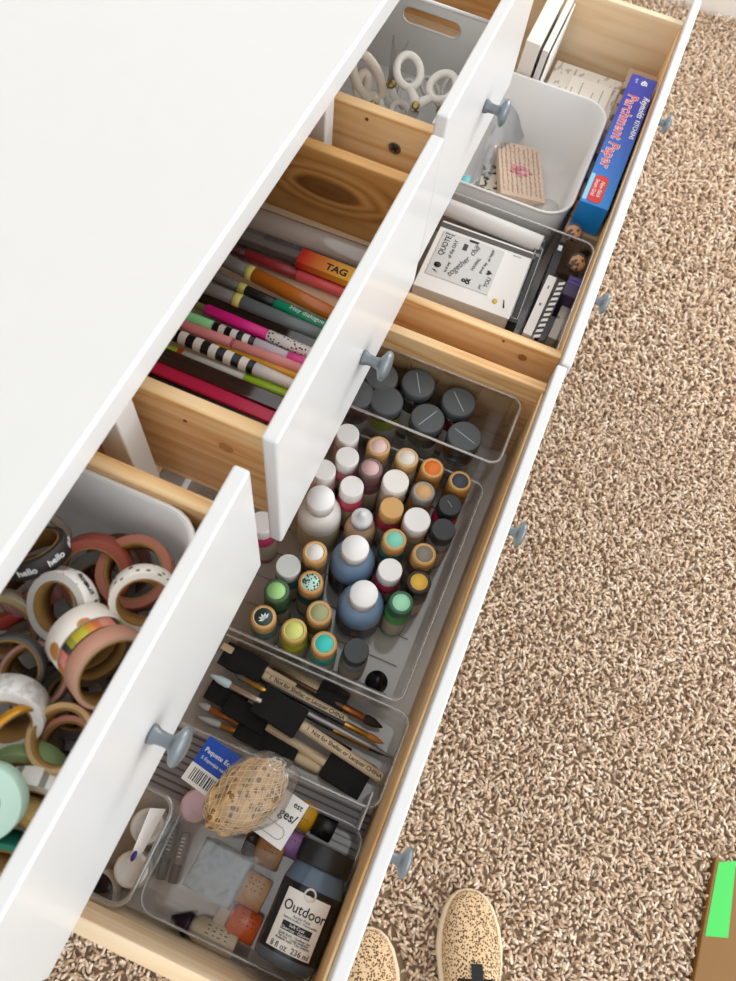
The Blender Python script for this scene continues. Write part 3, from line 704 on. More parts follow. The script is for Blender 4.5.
MB().add(vs, fs, GB, True).build('block', t)
vs = []; fs = []; n = 16
for i in range(n+1):
    for j in range(n+1):
        u, v = i/n, j/n
        x = -.040+u*(Wg+.060); y = -.016+v*(Hg+.030)
        dx = max(0, -x, x-Wg); dy = max(0, -y, y-Hg); k = math.exp(-(dx*dx+dy*dy)/.00025)
        z = .0025*k-.014*(1-k)+.0035*noise.noise(V((x*70, y*70, 1)))*(1.2-k*.6)
        vs.append((x, y, z+.0008))
for i in range(n):
    for j in range(n): fs.append((i*(n+1)+j, (i+1)*(n+1)+j, (i+1)*(n+1)+j+1, i*(n+1)+j+1))
MB().add(vs, fs, clear('thin_bag_film', '#f6f6f6', .11, .2, haze=.08, bump=.5), True).build('clear_bag', t, sub=1)

# outdoor paint bottle lying with its label up
b0 = V((-0.2386, -0.2619, 0.5530)); b1 = V((-0.1280, -0.2629, 0.5530)); R = .0315
Mo = aim(b0, b1); L = (b1-b0).length
t = root('paint_bottle', 'large black bottle lying on its side with a white Outdoor label', 'paint bottle', M=Mo)
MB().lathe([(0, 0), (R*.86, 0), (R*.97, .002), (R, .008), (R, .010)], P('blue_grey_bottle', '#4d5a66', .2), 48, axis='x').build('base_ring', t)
MB().lathe([(R, .0101), (R, L-.042), (R*.99, L-.040)], P('black_bottle_body', '#17181a', .25), 48, axis='x').build('body', t)
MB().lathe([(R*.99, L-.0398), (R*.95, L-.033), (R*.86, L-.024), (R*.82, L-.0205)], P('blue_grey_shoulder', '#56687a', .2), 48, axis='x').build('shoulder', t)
MB().lathe([(0, L-.0215), (R*.90, L-.0215), (R*.92, L-.020), (R*.92, L-.001), (R*.88, L), (0, L)], P('black_bottle_cap', '#1b1c1d', .4), 48, axis='x').build('cap', t)
# label wraps the upper side of the cylinder: local z is up; text reads across, its up towards the cap
mb = MB(); n = 20; x0, x1 = .013, L-.046
rows = []
for i in range(n+1):
    a = math.radians(-46+88*i/n); rows.append((math.sin(a)*(R+.0003), math.cos(a)*(R+.0003)))
vs = [(x0, -y, z) for y, z in rows]+[(x1, -y, z) for y, z in rows]
fs = [(i, i+1, n+1+i+1, n+1+i) for i in range(n)]
mb.add(vs, fs, P('bottle_paper', '#e9e6df', .5), True); lab = mb.build('paper_label', t)
def wrap_txt(s, size, xx, mat=INK, a0=0, par=None, bold=0, **k):
    """letters laid round the cylinder, each on its own tangent"""
    o = txt(s, size, mat, par or lab, (0, 0, 0), name='lettering', bold=bold, **k)
    dg = bpy.context.evaluated_depsgraph_get(); me = bpy.data.meshes.new_from_object(o.evaluated_get(dg))
    for v in me.vertices:
        a = math.radians(a0)+v.co.x/(R+.0006); rr = R+.0006+v.co.z
        v.co = V((xx+v.co.y, -math.sin(a)*rr, math.cos(a)*rr))
    bpy.data.objects.remove(o)
    q = bpy.data.objects.new('lettering', me); COL.objects.link(q); q.parent = par or lab
    return q
bl = L-.046-.013
wrap_txt('Outdoor', .0126, .013+bl*.72, bold=.0001)
wrap_txt('Acrylic Paint', .0036, .013+bl*.585)
wrap_txt('Peinture acrylique · Pintura acrílica', .0026, .013+bl*.53)
mb = MB(); vs = []; n = 14
for i in range(n+1):
    a = math.radians(-30+56*i/n); vs.append((math.sin(a)*(R+.0007), math.cos(a)*(R+.0007)))
xa, xb = .013+bl*.325, .013+bl*.475
mb.add([(xa, -y, z) for y, z in vs]+[(xb, -y, z) for y, z in vs], [(i, i+1, n+2+i, n+1+i) for i in range(n)], INK, True); mb.build('black_panel', lab)
for s, sz, f in (('Soft Coat', .0040, .43), ('Clearcoat · Calcáreo', .0036, .362)): 
    q = wrap_txt(s, sz, .013+bl*f, WP, -2); q.data.transform(Matrix.Diagonal((1, 1.012, 1.012, 1)))
for k, s in enumerate(('Chalk finish · Outdoor Use', 'Fini mat · Usage extérieur', 'Acabado mate · Uso exterior')): wrap_txt(s, .0031, .013+bl*(.275-.045*k))
wrap_txt('8 fl oz  236 ml', .0072, .013+bl*.065)
M1 = MB(); 
for k in range(7):
    a = math.radians(-90+30*k); M1.prism([(0, -.0007), (.0042, -.0010), (.0046, 0), (.0042, .0010), (0, .0007)], 0, .0003, INK, M=Matrix.Translation((L-.0455, -math.sin(math.radians(-2))*(R+.0006), math.cos(math.radians(-2))*(R+.0006))) @ Matrix.Rotation(math.radians(-2), 4, 'X') @ Matrix.Rotation(a, 4, 'Z'))
M1.lathe([(0, -.0003), (.0062, -.0003), (.0062, 0), (0, 0)], P('bottle_paper', '#e9e6df', .5), 24, M=Matrix.Translation((L-.0455, -math.sin(math.radians(-2))*(R+.0007), math.cos(math.radians(-2))*(R+.0007))) @ Matrix.Rotation(math.radians(-2), 4, 'X'))
M1.build('emblem', lab)

def lying(p0, p1, label, body, cap, r=.0155, capf=.28, group='small paint bottles lying in the sponge tray', lines=3, cone=False, capc=None):
    """small paint bottle on its side from its base p0 to its cap p1"""
    M = aim(p0, p1); L = (V(p1)-V(p0)).length; b = L*(1-capf)
    t = root('paint_bottle', label, 'paint bottle', group=group, M=M)
    MB().lathe([(0, 0), (r*.9, 0), (r, .0015), (r, b*.82), (r*.75, b*.94), (r*.6, b), (0, b)], P('lying_body', body, .35), 28, axis='x').build('body', t)
    if cone: MB().lathe([(0, b+.0002), (r*.95, b+.0002), (r*.9, b+.004), (r*.12, L-.001), (0, L)], P('cone_cap', cap, .35), 28, axis='x').build('cap', t)
    else: MB().lathe([(0, b+.0002), (r*.82, b+.0002), (r*.82, L-.001), (r*.76, L), (0, L)], P('lying_cap', cap, .35), 28, axis='x').build('cap', t)
    mb = MB()
    for k in range(lines):
        for j in range(4):
            a = math.radians(20+10*k-10*lines/2); y0 = b*(.18+.13*j)
            mb.box((y0+b*.02, -.0004, r+.00005), (y0+b*(.06+.03*((j+k) % 2)), .0004, r+.0002), P('label_print', '#3a2c22', .6), M=Matrix.Rotation(a+.12*k, 4, 'X'))
    if lines: mb.build('label_print', t)
    return t
lying((-0.1556, -0.2217, 0.5080), (-0.1568, -0.1786, 0.5080), 'tan brown paint bottle with its base to the big black bottle', '#b98a5a', '#3a2a22', .0150)
lying((-0.1959, -0.2225, 0.5100), (-0.1925, -0.1722, 0.5100), 'peach beige paint bottle, second up from the orange one', '#d9a97c', '#4a3a30', .0165)
lying((-0.2268, -0.2284, 0.5080), (-0.2246, -0.1817, 0.5080), 'bright orange paint bottle next to the big black bottle', '#e2662c', '#d9d2c8', .0150)
lying((-0.1391, -0.2388, 0.5060), (-0.1386, -0.1969, 0.5060), 'lilac purple paint bottle below the yellow one', '#a579b8', '#5a3a6a', .0140, lines=1)
lying((-0.1081, -0.2184, 0.5120), (-0.1112, -0.2627, 0.5120), 'yellow paint bottle with a wide black cap under the white card', '#e2ac22', '#161616', .0150, .52, lines=1)
lying((-0.2463, -0.2133, 0.5080), (-0.2477, -0.1399, 0.5060), 'cream paint bottle with a dark purple pointed cap at the near tray wall', '#d6c8ae', '#2a1a34', .0130, .30, cone=True)
lying((-0.2672, -0.1991, 0.5060), (-0.2661, -0.2454, 0.5060), 'clear grey small bottle lying in the near corner of the sponge tray', '#a8a49c', '#c8c4bc', .0110, .3, lines=0)
for k, (p, q, l) in enumerate((((-0.1675, -0.1026, 0.5120), (-0.2225, -0.1142, 0.5120), 'dark grey printed marker beside the glass tray'), ((-0.1723, -0.1162, 0.5060), (-0.2216, -0.1266, 0.5060), 'grey marker partly under the clear bag'))):
    t = root('marker_pen', l, 'marker', group='grey markers in the sponge tray', M=aim(p, q)); L = (V(q)-V(p)).length
    MB().lathe([(0, 0), (.0048, .0005), (.0052, .003), (.0052, L*.62), (.0046, L*.63)], P('marker_grey', ('#6e6a66', '#8f8b86')[k], .35), 20, axis='x').build('barrel', t)
    MB().lathe([(.0055, L*.63), (.0057, L*.64), (.0052, L-.001), (0, L)], P('marker_cap', '#4b4846', .35), 20, axis='x').build('cap', t)
    mb = MB()
    for j in range(6): mb.box((L*(.12+.07*j), -.002, .00525), (L*(.12+.07*j)+.0012, .002, .0054), PAPER)
    mb.build('print', t)
t = root('pink_lid_pot', 'white pot with a pink side peeking out under the sponge', 'pot', (*(-0.1453, -0.1166, 0.5280)[:2], ZL+.0048))
MB().lathe([(0, 0), (.0150, 0), (.0155, .002), (.0155, .022)], P('hot_pink', '#ec4f86', .4), 32).build('body', t)
MB().lathe([(.0158, .0222), (.0165, .023), (.0165, .036), (.0155, .038), (.0125, .0375), (0, .0372)], P('milky_lid', '#f2ccd4', .35), 32).build('lid', t)

# glass tray pots
def pot(p, label, cap='#e6e4df', r=.0185, h=.048):
    t = root('round_pot', label, 'pot', (p[0], p[1], ZL+.0026), 'white-lidded pots in the glassy tray')
    MB().lathe([(0, 0), (r*.95, 0), (r, .002), (r, h-.016), (r*.9, h-.012), (0, h-.012)], P('pot_body', '#e3dfd6', .3), 36).build('body', t)
    MB().lathe([(0, h-.0118), (r*.93, h-.0118), (r*.93, h-.001), (r*.86, h), (r*.66, h), (r*.62, h-.0012), (0, h-.0012)], P('pot_lid', cap, .35), 36).build('lid', t)
pot((-0.1813, -0.0813, 0.5350), 'white-lidded round pot under the white paper scrap')
pot((-0.2223, -0.0865, 0.5350), 'white-lidded round pot nearest the open end of the glassy tray')
t = root('ink_pad', 'round pot with a dark glossy face and white rim by the drawer front', 'pot', M=zaim(V((-0.2580, -0.0597, 0.5080)), (-.10, .10, 1)))
MB().lathe([(0, -.010), (.0225, -.010), (.0235, -.008), (.0235, .006), (.0205, .0075)], P('white_pad_rim', '#eeebe8', .35), 40).build('rim', t)
MB().lathe([(.0203, .0072), (.0198, .0078), (0, .0078)], blot_mat('dark_pad', '#2a2028', '#74405e', 60, .18, rough=.2), 40).build('face', t)
t = root('paper_scrap', 'folded white paper scrap with a purple mark over the pots', 'paper scrap', (*(-0.1919, -0.0808, 0.5480)[:2], .543))
vs = []; a, b_, c = V((-0.2168, -0.0825, 0.5520)), V((-0.2035, -0.0911, 0.5490)), V((-0.1595, -0.0930, 0.5520)); d = V((-0.1648, -0.0784, 0.5560)); e = V((-0.1849, -0.0808, 0.5505))
MB().add([tuple(a), tuple(b_), tuple(c), tuple(d), tuple(e)], [(0, 1, 4), (1, 2, 4), (2, 3, 4), (3, 0, 4)], PAPER).build('sheet', t, world=True, solid=.0004)
p = V((-0.2097, -0.0856, 0.5545)); MB().lathe([(0, 0), (.0035, 0), (.0035, .0004), (0, .0004)], P('purple_ink', '#3b2a86', .5), 16, M=Matrix.Translation(p) @ Matrix.Diagonal((1.5, .7, 1, 1))).build('ink_mark', t, world=True)
# ------------------------------------------------------------------ pens
def Mx(c, **k): return P('pen_'+c[1:], c, .32, **k)
def pen(p0, p1, label, segs, cat='pen', name='pen', r=.0052, ext0=.055, ext1=.0, squash=1.0, text=None):
    """round pen along the two visible points p0 -> p1; segs: (t0, t1, r0, r1, material, part)"""
    p0 = V(p0); p1 = V(p1); L = (p1-p0).length
    t = root(name, label, cat, group='pens and markers in the open drawer', M=aim(p0, p1))
    S_ = Matrix.Diagonal((1, 1, squash, 1))
    for k, (a, b, r0, r1, mat, part) in enumerate(segs):
        x0 = a*L if a > -.5 else -ext0; x1 = b*L if b < 1.5 else L+ext1
        prof = [(r0, x0), (r1, x1)]
        prof = [(0, x0), (r0*.9, x0+.00005), (r0, x0+.0006), (r1, x1-.0006), (r1*.9, x1-.00005), (0, x1)]
        MB().lathe(prof, mat, 22, axis='x', M=S_).build(part, t)
    if text:
        s, sz, tt, m = text; txt(s, sz, m, t, (tt*L, 0, r*1.03*squash+.0001))
    return t
TG = P('smoky_cap', '#77746e', .25); YB = P('yellow_band', '#e8e07a', .4)
LO, HI = -1, 2
z1, z2 = .812, .818
pen((0.3353, 0.0534, 0.8085), (0.3353, -0.0635, 0.8085), 'dark maroon red pen with a coral end', [(LO, .06, .0050, .0050, Mx('#5a2a30'), 'tail'), (.06, .55, .0056, .0056, Mx('#9e3038'), 'barrel'), (.55, HI, .0054, .0054, Mx('#f2646a'), 'cap')], ext1=.004)
pen((0.3130, 0.0527, 0.8155), (0.2997, -0.0688, 0.8155), 'orange marker with smoky cap and pale yellow band', [(LO, .17, .0068, .0072, TG, 'cap'), (.17, .23, .0074, .0074, YB, 'band'), (.23, HI, .0076, .0070, Mx('#c9701e', coat=.5), 'barrel')], name='marker_pen', cat='marker', ext1=.006)
pen((0.2959, 0.0590, 0.8085), (0.2867, -0.0685, 0.8085), 'green marker with white handwriting and a yellow band', [(LO, .20, .0052, .0056, TG, 'cap'), (.20, .26, .0060, .0060, YB, 'band'), (.26, .52, .0056, .0058, Mx('#2b2c2a'), 'grip'), (.52, HI, .0066, .0066, Mx('#1aa377'), 'barrel')], name='marker_pen', cat='marker', text=('Hey dialogue', .0072, .80, WP), r=.0066, ext1=.008)
pen((0.2731, 0.0528, 0.8165), (0.2715, -0.0622, 0.8165), 'slate grey marker with smoky cap and lemon band', [(LO, .22, .0068, .0072, TG, 'cap'), (.22, .29, .0074, .0074, YB, 'band'), (.29, HI, .0074, .0064, Mx('#6f7c80', coat=.4), 'barrel')], name='marker_pen', cat='marker', ext1=.012)
pen((0.2515, 0.0501, 0.8155), (0.2484, -0.0623, 0.8155), 'hot pink pen with a black polka dot sleeve', [(LO, .03, .0030, .0034, Mx('#6f6a34'), 'tip'), (.03, .62, .0052, .0056, Mx('#ef1f93'), 'barrel'), (.62, HI, .0058, .0058, blot_mat('polka_dots', '#f0ece8', '#181818', 300, .30, rough=.35), 'sleeve')], ext1=.006)
SB = band_mat('narrow_stripes', '#f2efeb', '#161616', .0125, .5)
pen((0.2350, 0.0552, 0.8155), (0.2368, -0.0634, 0.8155), 'mint green capped pen with narrow black and white stripes', [(LO, .20, .0054, .0056, Mx('#8fe29a'), 'cap'), (.20, .57, .0054, .0054, SB, 'striped_barrel'), (.57, .86, .0054, .0042, Mx('#d9cfdb'), 'lilac_grip'), (.86, HI, .0046, .0048, Mx('#ee4f9c'), 'end')], ext1=.004)
pen((0.2273, 0.0568, 0.8120), (0.2313, -0.0608, 0.8120), 'salmon pink pen with a ring at its middle', [(LO, .42, .0058, .0060, Mx('#eb8f8f'), 'cap'), (.42, .44, .0064, .0064, Mx('#b86e6c'), 'ring'), (.44, HI, .0058, .0056, Mx('#f2a09a'), 'barrel')], ext1=.010)
pen((0.2107, 0.0524, 0.8165), (0.2088, -0.0621, 0.8165), 'fat pen with wide black and white zebra stripes', [(LO, .68, .0064, .0066, band_mat('wide_stripes', '#f1eee9', '#141414', .0158, .5), 'striped_barrel'), (.68, HI, .0064, .0050, Mx('#efebe6'), 'nose')], ext1=.004)
pen((0.2241, 0.0028, 0.8065), (0.2244, -0.0651, 0.8065), 'golden yellow pen beside the zebra striped pen', [(LO, HI, .0050, .0050, Mx('#efb02a'), 'barrel')], ext0=.02, ext1=.012)
pen((0.1986, 0.0556, 0.8075), (0.2020, -0.0611, 0.8075), 'white pen with lime green ends below the zebra pen', [(LO, .05, .0048, .0050, Mx('#b7d433'), 'tail'), (.05, .10, .0052, .0052, Mx('#d8542a'), 'ring'), (.10, .64, .0052, .0052, Mx('#eceadf'), 'barrel'), (.64, HI, .0054, .0052, Mx('#b9e03a'), 'cap')], ext1=.006)
def flat(p0, p1, w, h, label, mat, cat, name, ext0=.06, ext1=0, film=None, bevel=.002, group=None):
    p0 = V(p0); p1 = V(p1); L = (p1-p0).length
    t = root(name, label, cat, M=aim(p0, p1), group=group)
    MB().box((-ext0, -w/2, -h/2), (L+ext1, w/2, h/2), mat).build('body', t, bevel=bevel)
    return t, L
CLR = clear('pencil_box_clear', '#dcd6d2', .18, .08, haze=.10)
BRN = clear('smoky_clear', '#8a6f68', .2, .1, haze=.18, hcol='#6b4c48')
t, L = flat((0.1844, 0.0491, 0.8120), (0.1838, -0.0647, 0.8120), .016, .018, 'clear smoky box of thin brown pencils near the pink strip', BRN, 'pencil box', 'pencil_box', ext1=.006)
MB().box((-.05, -.005, -.006), (L, .005, -.001), P('brown_pencils', '#8c4a40', .5)).build('pencils', t)
t, L = flat((0.1712, 0.0491, 0.8115), (0.1692, -0.0606, 0.8115), .013, .014, 'hot raspberry pink glossy case next to the black one', P('raspberry', '#d42a56', .3), 'pencil case', 'pencil_case', ext1=.004)
t, L = flat((0.1603, 0.0528, 0.8090), (0.1607, -0.0587, 0.8090), .013, .012, 'plain black case along the pine drawer side', P('black_case', '#191214', .4), 'pencil case', 'pencil_case', ext1=.002)
t, L = flat((0.2652, 0.0559, 0.8100), (0.2603, -0.0632, 0.8100), .015, .014, 'dark clear packet between the slate marker and hot pink pen', clear('dark_clear', '#6c6260', .2, .08, haze=.12, hcol='#3c3432'), 'packet', 'pen_packet', ext1=.01)
MB().box((-.05, -.0045, -.004), (L+.008, .0045, .002), P('dark_refill', '#2a2426', .5)).build('refills', t)
t, L = flat((0.3540, 0.0545, 0.8130), (0.3572, -0.0614, 0.8130), .020, .016, 'clear printed packet between the white roll and maroon pen', CLR, 'packet', 'pen_packet', ext1=.006)
MB().box((-.05, -.007, -.006), (L+.004, .007, .002), P('taupe_refill', '#8a7a74', .5, var=.2, vscale=80)).build('refills', t)
mb = MB()
for k in range(26): mb.box((L*(.18+.022*k), -.004+.0001*k, .0082), (L*(.18+.022*k)+.0007, .004, .0084), INK)
mb.build('printed_lines', t)
t = root('paper_roll', 'pale clear-wrapped roll lying along the far drawer side', 'roll', M=aim((0.3709, 0.0512, 0.8200), (0.3741, -0.0681, 0.8200)))
L = (V((0.3709, 0.0512, 0.8200))-V((0.3741, -0.0681, 0.8200))).length
MB().lathe([(0, -.08), (.0125, -.08), (.0125, L+.012), (0, L+.012)], P('ivory_roll', '#f2e8dd', .5), 28, axis='x').build('roll', t)
MB().lathe([(.0136, -.082), (.0138, L+.013)], CLR, 28, axis='x').build('wrapping', t)
t = root('marker_pack', 'red and yellow gradient packet lettered in black at the drawer front', 'packet', M=aim((0.3466, -0.0118, 0.8200), (0.3464, -0.0677, 0.8200)))
L = (V((0.3388, -0.0177, 0.8120))-V((0.3387, -0.0683, 0.8120))).length
def grad(name, a, b, x0, x1):
    m, nt, out = newmat(name); tc = nd(nt, 'ShaderNodeTexCoord'); sp = nd(nt, 'ShaderNodeSeparateXYZ'); nt.links.new(tc.outputs['Object'], sp.inputs[0])
    mp = nd(nt, 'ShaderNodeMapRange'); mp.inputs['From Min'].default_value = x0; mp.inputs['From Max'].default_value = x1; nt.links.new(sp.outputs[0], mp.inputs['Value'])
    r = ramp(nt, [(0, a), (1, b)]); nt.links.new(mp.outputs[0], r.inputs[0]); bs = nd(nt, 'ShaderNodeBsdfPrincipled'); bs.inputs['Roughness'].default_value = .35
    nt.links.new(r.outputs[0], bs.inputs['Base Color']); nt.links.new(bs.outputs[0], out.inputs[0]); return m
MB().box((-.004, -.0095, -.005), (L+.006, .0095, .005), grad('red_to_yellow', '#c81e1e', '#f2b21e', 0, L)).build('box', t, bevel=.001)
txt('TAG', .0115, INK, t, (L*.74, -.002, .0052), bold=.0003)

# ------------------------------------------------------------------ washi tape
def tape(p, axis, R, w, ri, outer, label, side=None, core=CORE, spin=0.0):
    M = zaim(p, axis, spin)
    t = root('washi_tape', label, 'tape roll', group='washi tape rolls in the white bin', M=M)
    h = w/2; rc = ri+.0013
    mb = MB(); mb.lathe([(rc+.0001, -h), (R-.0006, -h)], side or outer, 48); mb.lathe([(R-.0006, -h), (R, -h+.0006), (R, h-.0006), (R-.0006, h)], outer, 48); mb.lathe([(R-.0006, h), (rc+.0001, h)], side or outer, 48)
    mb.build('tape', t)
    MB().lathe([(ri, -h-.0003), (rc, -h-.0003), (rc, h+.0003), (ri, h+.0003)], core, 48, closed=True).build('core', t)
    return t
def T(c, **k): return P('tape_'+c[1:], c, .5, **k)
WT = '#e9e4dc'
script = blot_mat('script_tape', '#ece7e0', '#2a2724', 260, .36, stretch=(1, 1, .35), kind='noise')
def helloround(t, R, words, mat, size=.0062, start=0.0, step=.9, bold=.0001):
    for k, s in enumerate(words):
        a = start+k*step
        o = txt(s, size, mat, t, ((R+.0002)*math.cos(a), (R+.0002)*math.sin(a), 0), (PI/2, 0, a+PI/2), bold=bold)
VW = V((-.07, -.36, .92))
E0 = V((-0.0786, -0.0412, 0.8740)); EA = V((-0.343, -0.870, 0.360)).normalized()
TL = [
 ((-0.0635, -0.0123, 0.8700), (-0.564, 0.189, 0.797), .0262, .015, .0180, script, T('#ded8d0'), 'white washi tape with black script lettering around it'),
 ((-0.0610, 0.0008, 0.8520), (-0.564, 0.189, 0.797), .0275, .012, .0190, T('#b9b4ac'), T('#c6c1b8'), 'pale grey washi tape stacked under the script lettered roll'),
 ((-0.0360, -0.0621, 0.8740), (-0.579, -0.459, 0.679), .0242, .014, .0178, blot_mat('speckled_white', '#efe9df', '#4b4f4a', 150, .24), T('#efe9df'), 'white washi tape flecked with small dark marks next to the drawer front'),
 ((-0.0170, -0.0400, 0.8520), (-0.140, -0.019, 0.987), .0285, .017, .0205, T('#a8614a'), T('#b06b54'), 'terracotta washi tape behind the flecked white roll'),
 ((-0.0279, -0.0103, 0.8500), (-0.588, -0.305, 0.746), .0285, .016, .0205, T('#9a4632'), T('#a24f3a'), 'rust red washi tape against the bin end wall'),
 (tuple(E0), tuple(EA), .0255, .017, .0185, blot_mat('gold_foil_blobs', '#efe6db', '#b9793a', 48, .36, kind='voronoi'), T('#e6dacb'), 'white washi tape with gold foil blotches on its side'),
 (tuple(E0+EA*.0145), tuple(EA), .0255, .009, .0185, seg_mat('colour_swatches', ['#b8a62a', '#8f8b22', '#2f2f2d', '#d4776a', '#c98a76', '#c8663c', '#d08a2c', '#b5b02c'], 32), T('#5a4630'), 'washi tape of small colour swatch blocks below the gold foil one'),
 (tuple(E0+EA*.031+V((0,0,-.004))), (-0.324, -0.805, 0.498), .0285, .016, .0240, T('#c08e78'), T('#cba58e'), 'dusty pink washi tape with wide ochre core by the drawer front'),
 ((-0.1114, -0.0144, 0.8500), (-0.221, -0.175, 0.955), .0240, .016, .0195, T('#c08a7e'), T('#d09c8e'), 'pale pink ring of washi tape around darker rolls'),
 ((-0.1143, -0.0023, 0.8660), (-0.461, -0.220, 0.848), .0235, .010, .0195, T('#4c4a46'), T('#5b5852'), 'thin charcoal washi tape overlapping the pale pink ring'),
 ((-0.1406, -0.0183, 0.8680), (-0.662, -0.389, 0.636), .0250, .020, .0165, blot_mat('soft_grey_marble', '#efedea', '#d6d2ce', 120, .45, kind='noise'), T('#e6e2dc'), 'white marbled washi tape beside the gold foil band'),
 ((-0.1541, -0.0305, 0.8720), (-0.224, -0.944, 0.198), .0245, .006, .0220, P('gold_foil_tape', '#cf9226', .3, metal=.5), GOLD, 'narrow gold foil washi tape standing on edge'),
 ((-0.1405, -0.0590, 0.8620), (-0.114, 0.025, 0.993), .0232, .016, .0178, seg_mat('copper_blocks', ['#c77a5e', '#b8664a', '#b48a2c', '#b9a92e', '#c88a6e'], 20), T('#c3a06e'), 'copper and ochre washi tape lying flat at the drawer front'),
 ((-0.1450, -0.0600, 0.8460), (-0.140, -0.019, 0.987), .0220, .012, .0165, T('#cf8068'), T('#d48e76'), 'salmon washi tape inside the copper and ochre one'),
 ((-0.1718, -0.0416, 0.8380), (-0.740, -0.272, 0.611), .0285, .016, .0200, T('#8fa873'), T('#9cb37e'), 'sage green washi tape under the ruled white one'),
 ((-0.1820, -0.0581, 0.8480), (-0.805, -0.286, 0.512), .0275, .014, .0200, seg_mat('ruled_white', ['#eceae6', '#eceae6', '#eceae6', '#8c8a86'], 40), T('#d9d4ca'), 'white washi tape ruled with grey ticks'),
 ((-0.1907, -0.0441, 0.8860), (-0.358, -0.127, 0.918), .0235, .012, .0090, T('#bfe3d2'), T('#c9ead9'), 'mint green washi tape showing its flat face'),
 ((-0.2050, -0.0597, 0.8520), (-0.651, -0.202, 0.727), .0270, .018, .0195, T('#c0a060'), T('#b08a42'), 'ochre washi tape under the mint one'),
 ((-0.2257, -0.0591, 0.8380), (-0.612, -0.294, 0.736), .0265, .014, .0200, T('#1d7a66'), T('#2b8a74'), 'emerald green washi tape low under the ochre one'),
 ((-0.0375, 0.0258, 0.8720), (0.366, 0.444, 0.774), .0240, .014, .0185, T('#2a2624'), T('#3a342e'), 'black washi tape printed with the word hello'),
 ((-0.0559, 0.0281, 0.8460), (0.302, 0.369, 0.847), .0245, .018, .0185, seg_mat('rose_blocks', ['#c79a9c', '#b98a8c', '#6a4a40', '#c9786a'], 14), T('#a86a62'), 'dusky rose washi tape under the black hello roll'),
 ((-0.0236, 0.0443, 0.8400), (-0.255, -0.235, 0.933), .0250, .014, .0185, T('#9b8c7e'), T('#a89a8c'), 'taupe washi tape in the bin corner under the dresser top'),
 ((-0.0894, 0.0271, 0.8500), (-0.645, -0.311, 0.696), .0265, .012, .0205, T('#b5a68a'), T('#a8946c'), 'khaki washi tape beneath the thin charcoal one'),
 ((-0.0706, 0.0436, 0.8360), (0.134, 0.252, 0.922), .0240, .016, .0185, T('#c4473c'), T('#b0564a'), 'brick red washi tape low under the dresser edge'),
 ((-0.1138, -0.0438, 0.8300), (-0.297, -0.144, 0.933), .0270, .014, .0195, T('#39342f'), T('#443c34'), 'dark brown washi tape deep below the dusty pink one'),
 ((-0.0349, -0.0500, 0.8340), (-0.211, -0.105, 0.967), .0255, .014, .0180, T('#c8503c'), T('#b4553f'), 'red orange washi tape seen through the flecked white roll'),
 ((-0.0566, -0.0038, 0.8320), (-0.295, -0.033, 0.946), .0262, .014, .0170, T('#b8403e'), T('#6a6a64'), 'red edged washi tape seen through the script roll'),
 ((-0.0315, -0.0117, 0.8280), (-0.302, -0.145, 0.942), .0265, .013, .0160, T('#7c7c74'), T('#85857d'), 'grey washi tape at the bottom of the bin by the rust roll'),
 ((-0.0646, -0.0405, 0.8220), (-0.340, -0.053, 0.934), .0270, .013, .0180, T('#2c2826'), T('#36302c'), 'filler washi tape in shade-dark black low between the gold foil and flecked rolls'),  # low filler rolls from here on: deep shadow of the gaps put into their colours
 ((-0.0949, 0.0030, 0.8260), (-0.466, -0.221, 0.857), .0270, .013, .0180, T('#5a4638'), T('#5e4c3c'), 'filler washi tape in shade-dark umber low beside the thin charcoal one'),
 ((-0.1214, -0.0235, 0.8240), (-0.426, -0.092, 0.900), .0270, .013, .0180, T('#4a3a34'), T('#3f342e'), 'filler washi tape in shade-dark cocoa lying flat under the copper one'),
 ((-0.1572, -0.0246, 0.8220), (-0.426, -0.092, 0.900), .0270, .013, .0180, T('#6b5a3a'), T('#6b5a3a'), 'filler washi tape in shade-dark olive lying flat under the gold foil band'),
 ((-0.1718, -0.0627, 0.8260), (-0.426, -0.092, 0.900), .0260, .013, .0180, T('#3a1f26'), T('#42252c'), 'filler washi tape in shade-dark wine inside the ruled white one'),
 ((-0.0109, -0.0140, 0.8220), (-0.426, -0.092, 0.900), .0260, .013, .0180, T('#6a3c30'), T('#6e4234'), 'filler washi tape in shade-dark brown flat under the terracotta one'),
]
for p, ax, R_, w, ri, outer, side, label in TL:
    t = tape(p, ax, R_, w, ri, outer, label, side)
    if 'hello' in label and 'printed' in label: helloround(t, R_, ['hello', 'hello', 'hello', 'hello', 'hello', 'hello', 'hello'], WP, .0072, .35, 2*PI/7)
    if 'script' in label: helloround(t, R_, ['make', 'create', 'make', 'today', 'hello', 'create'], INK, .0070, .3, 1.05)

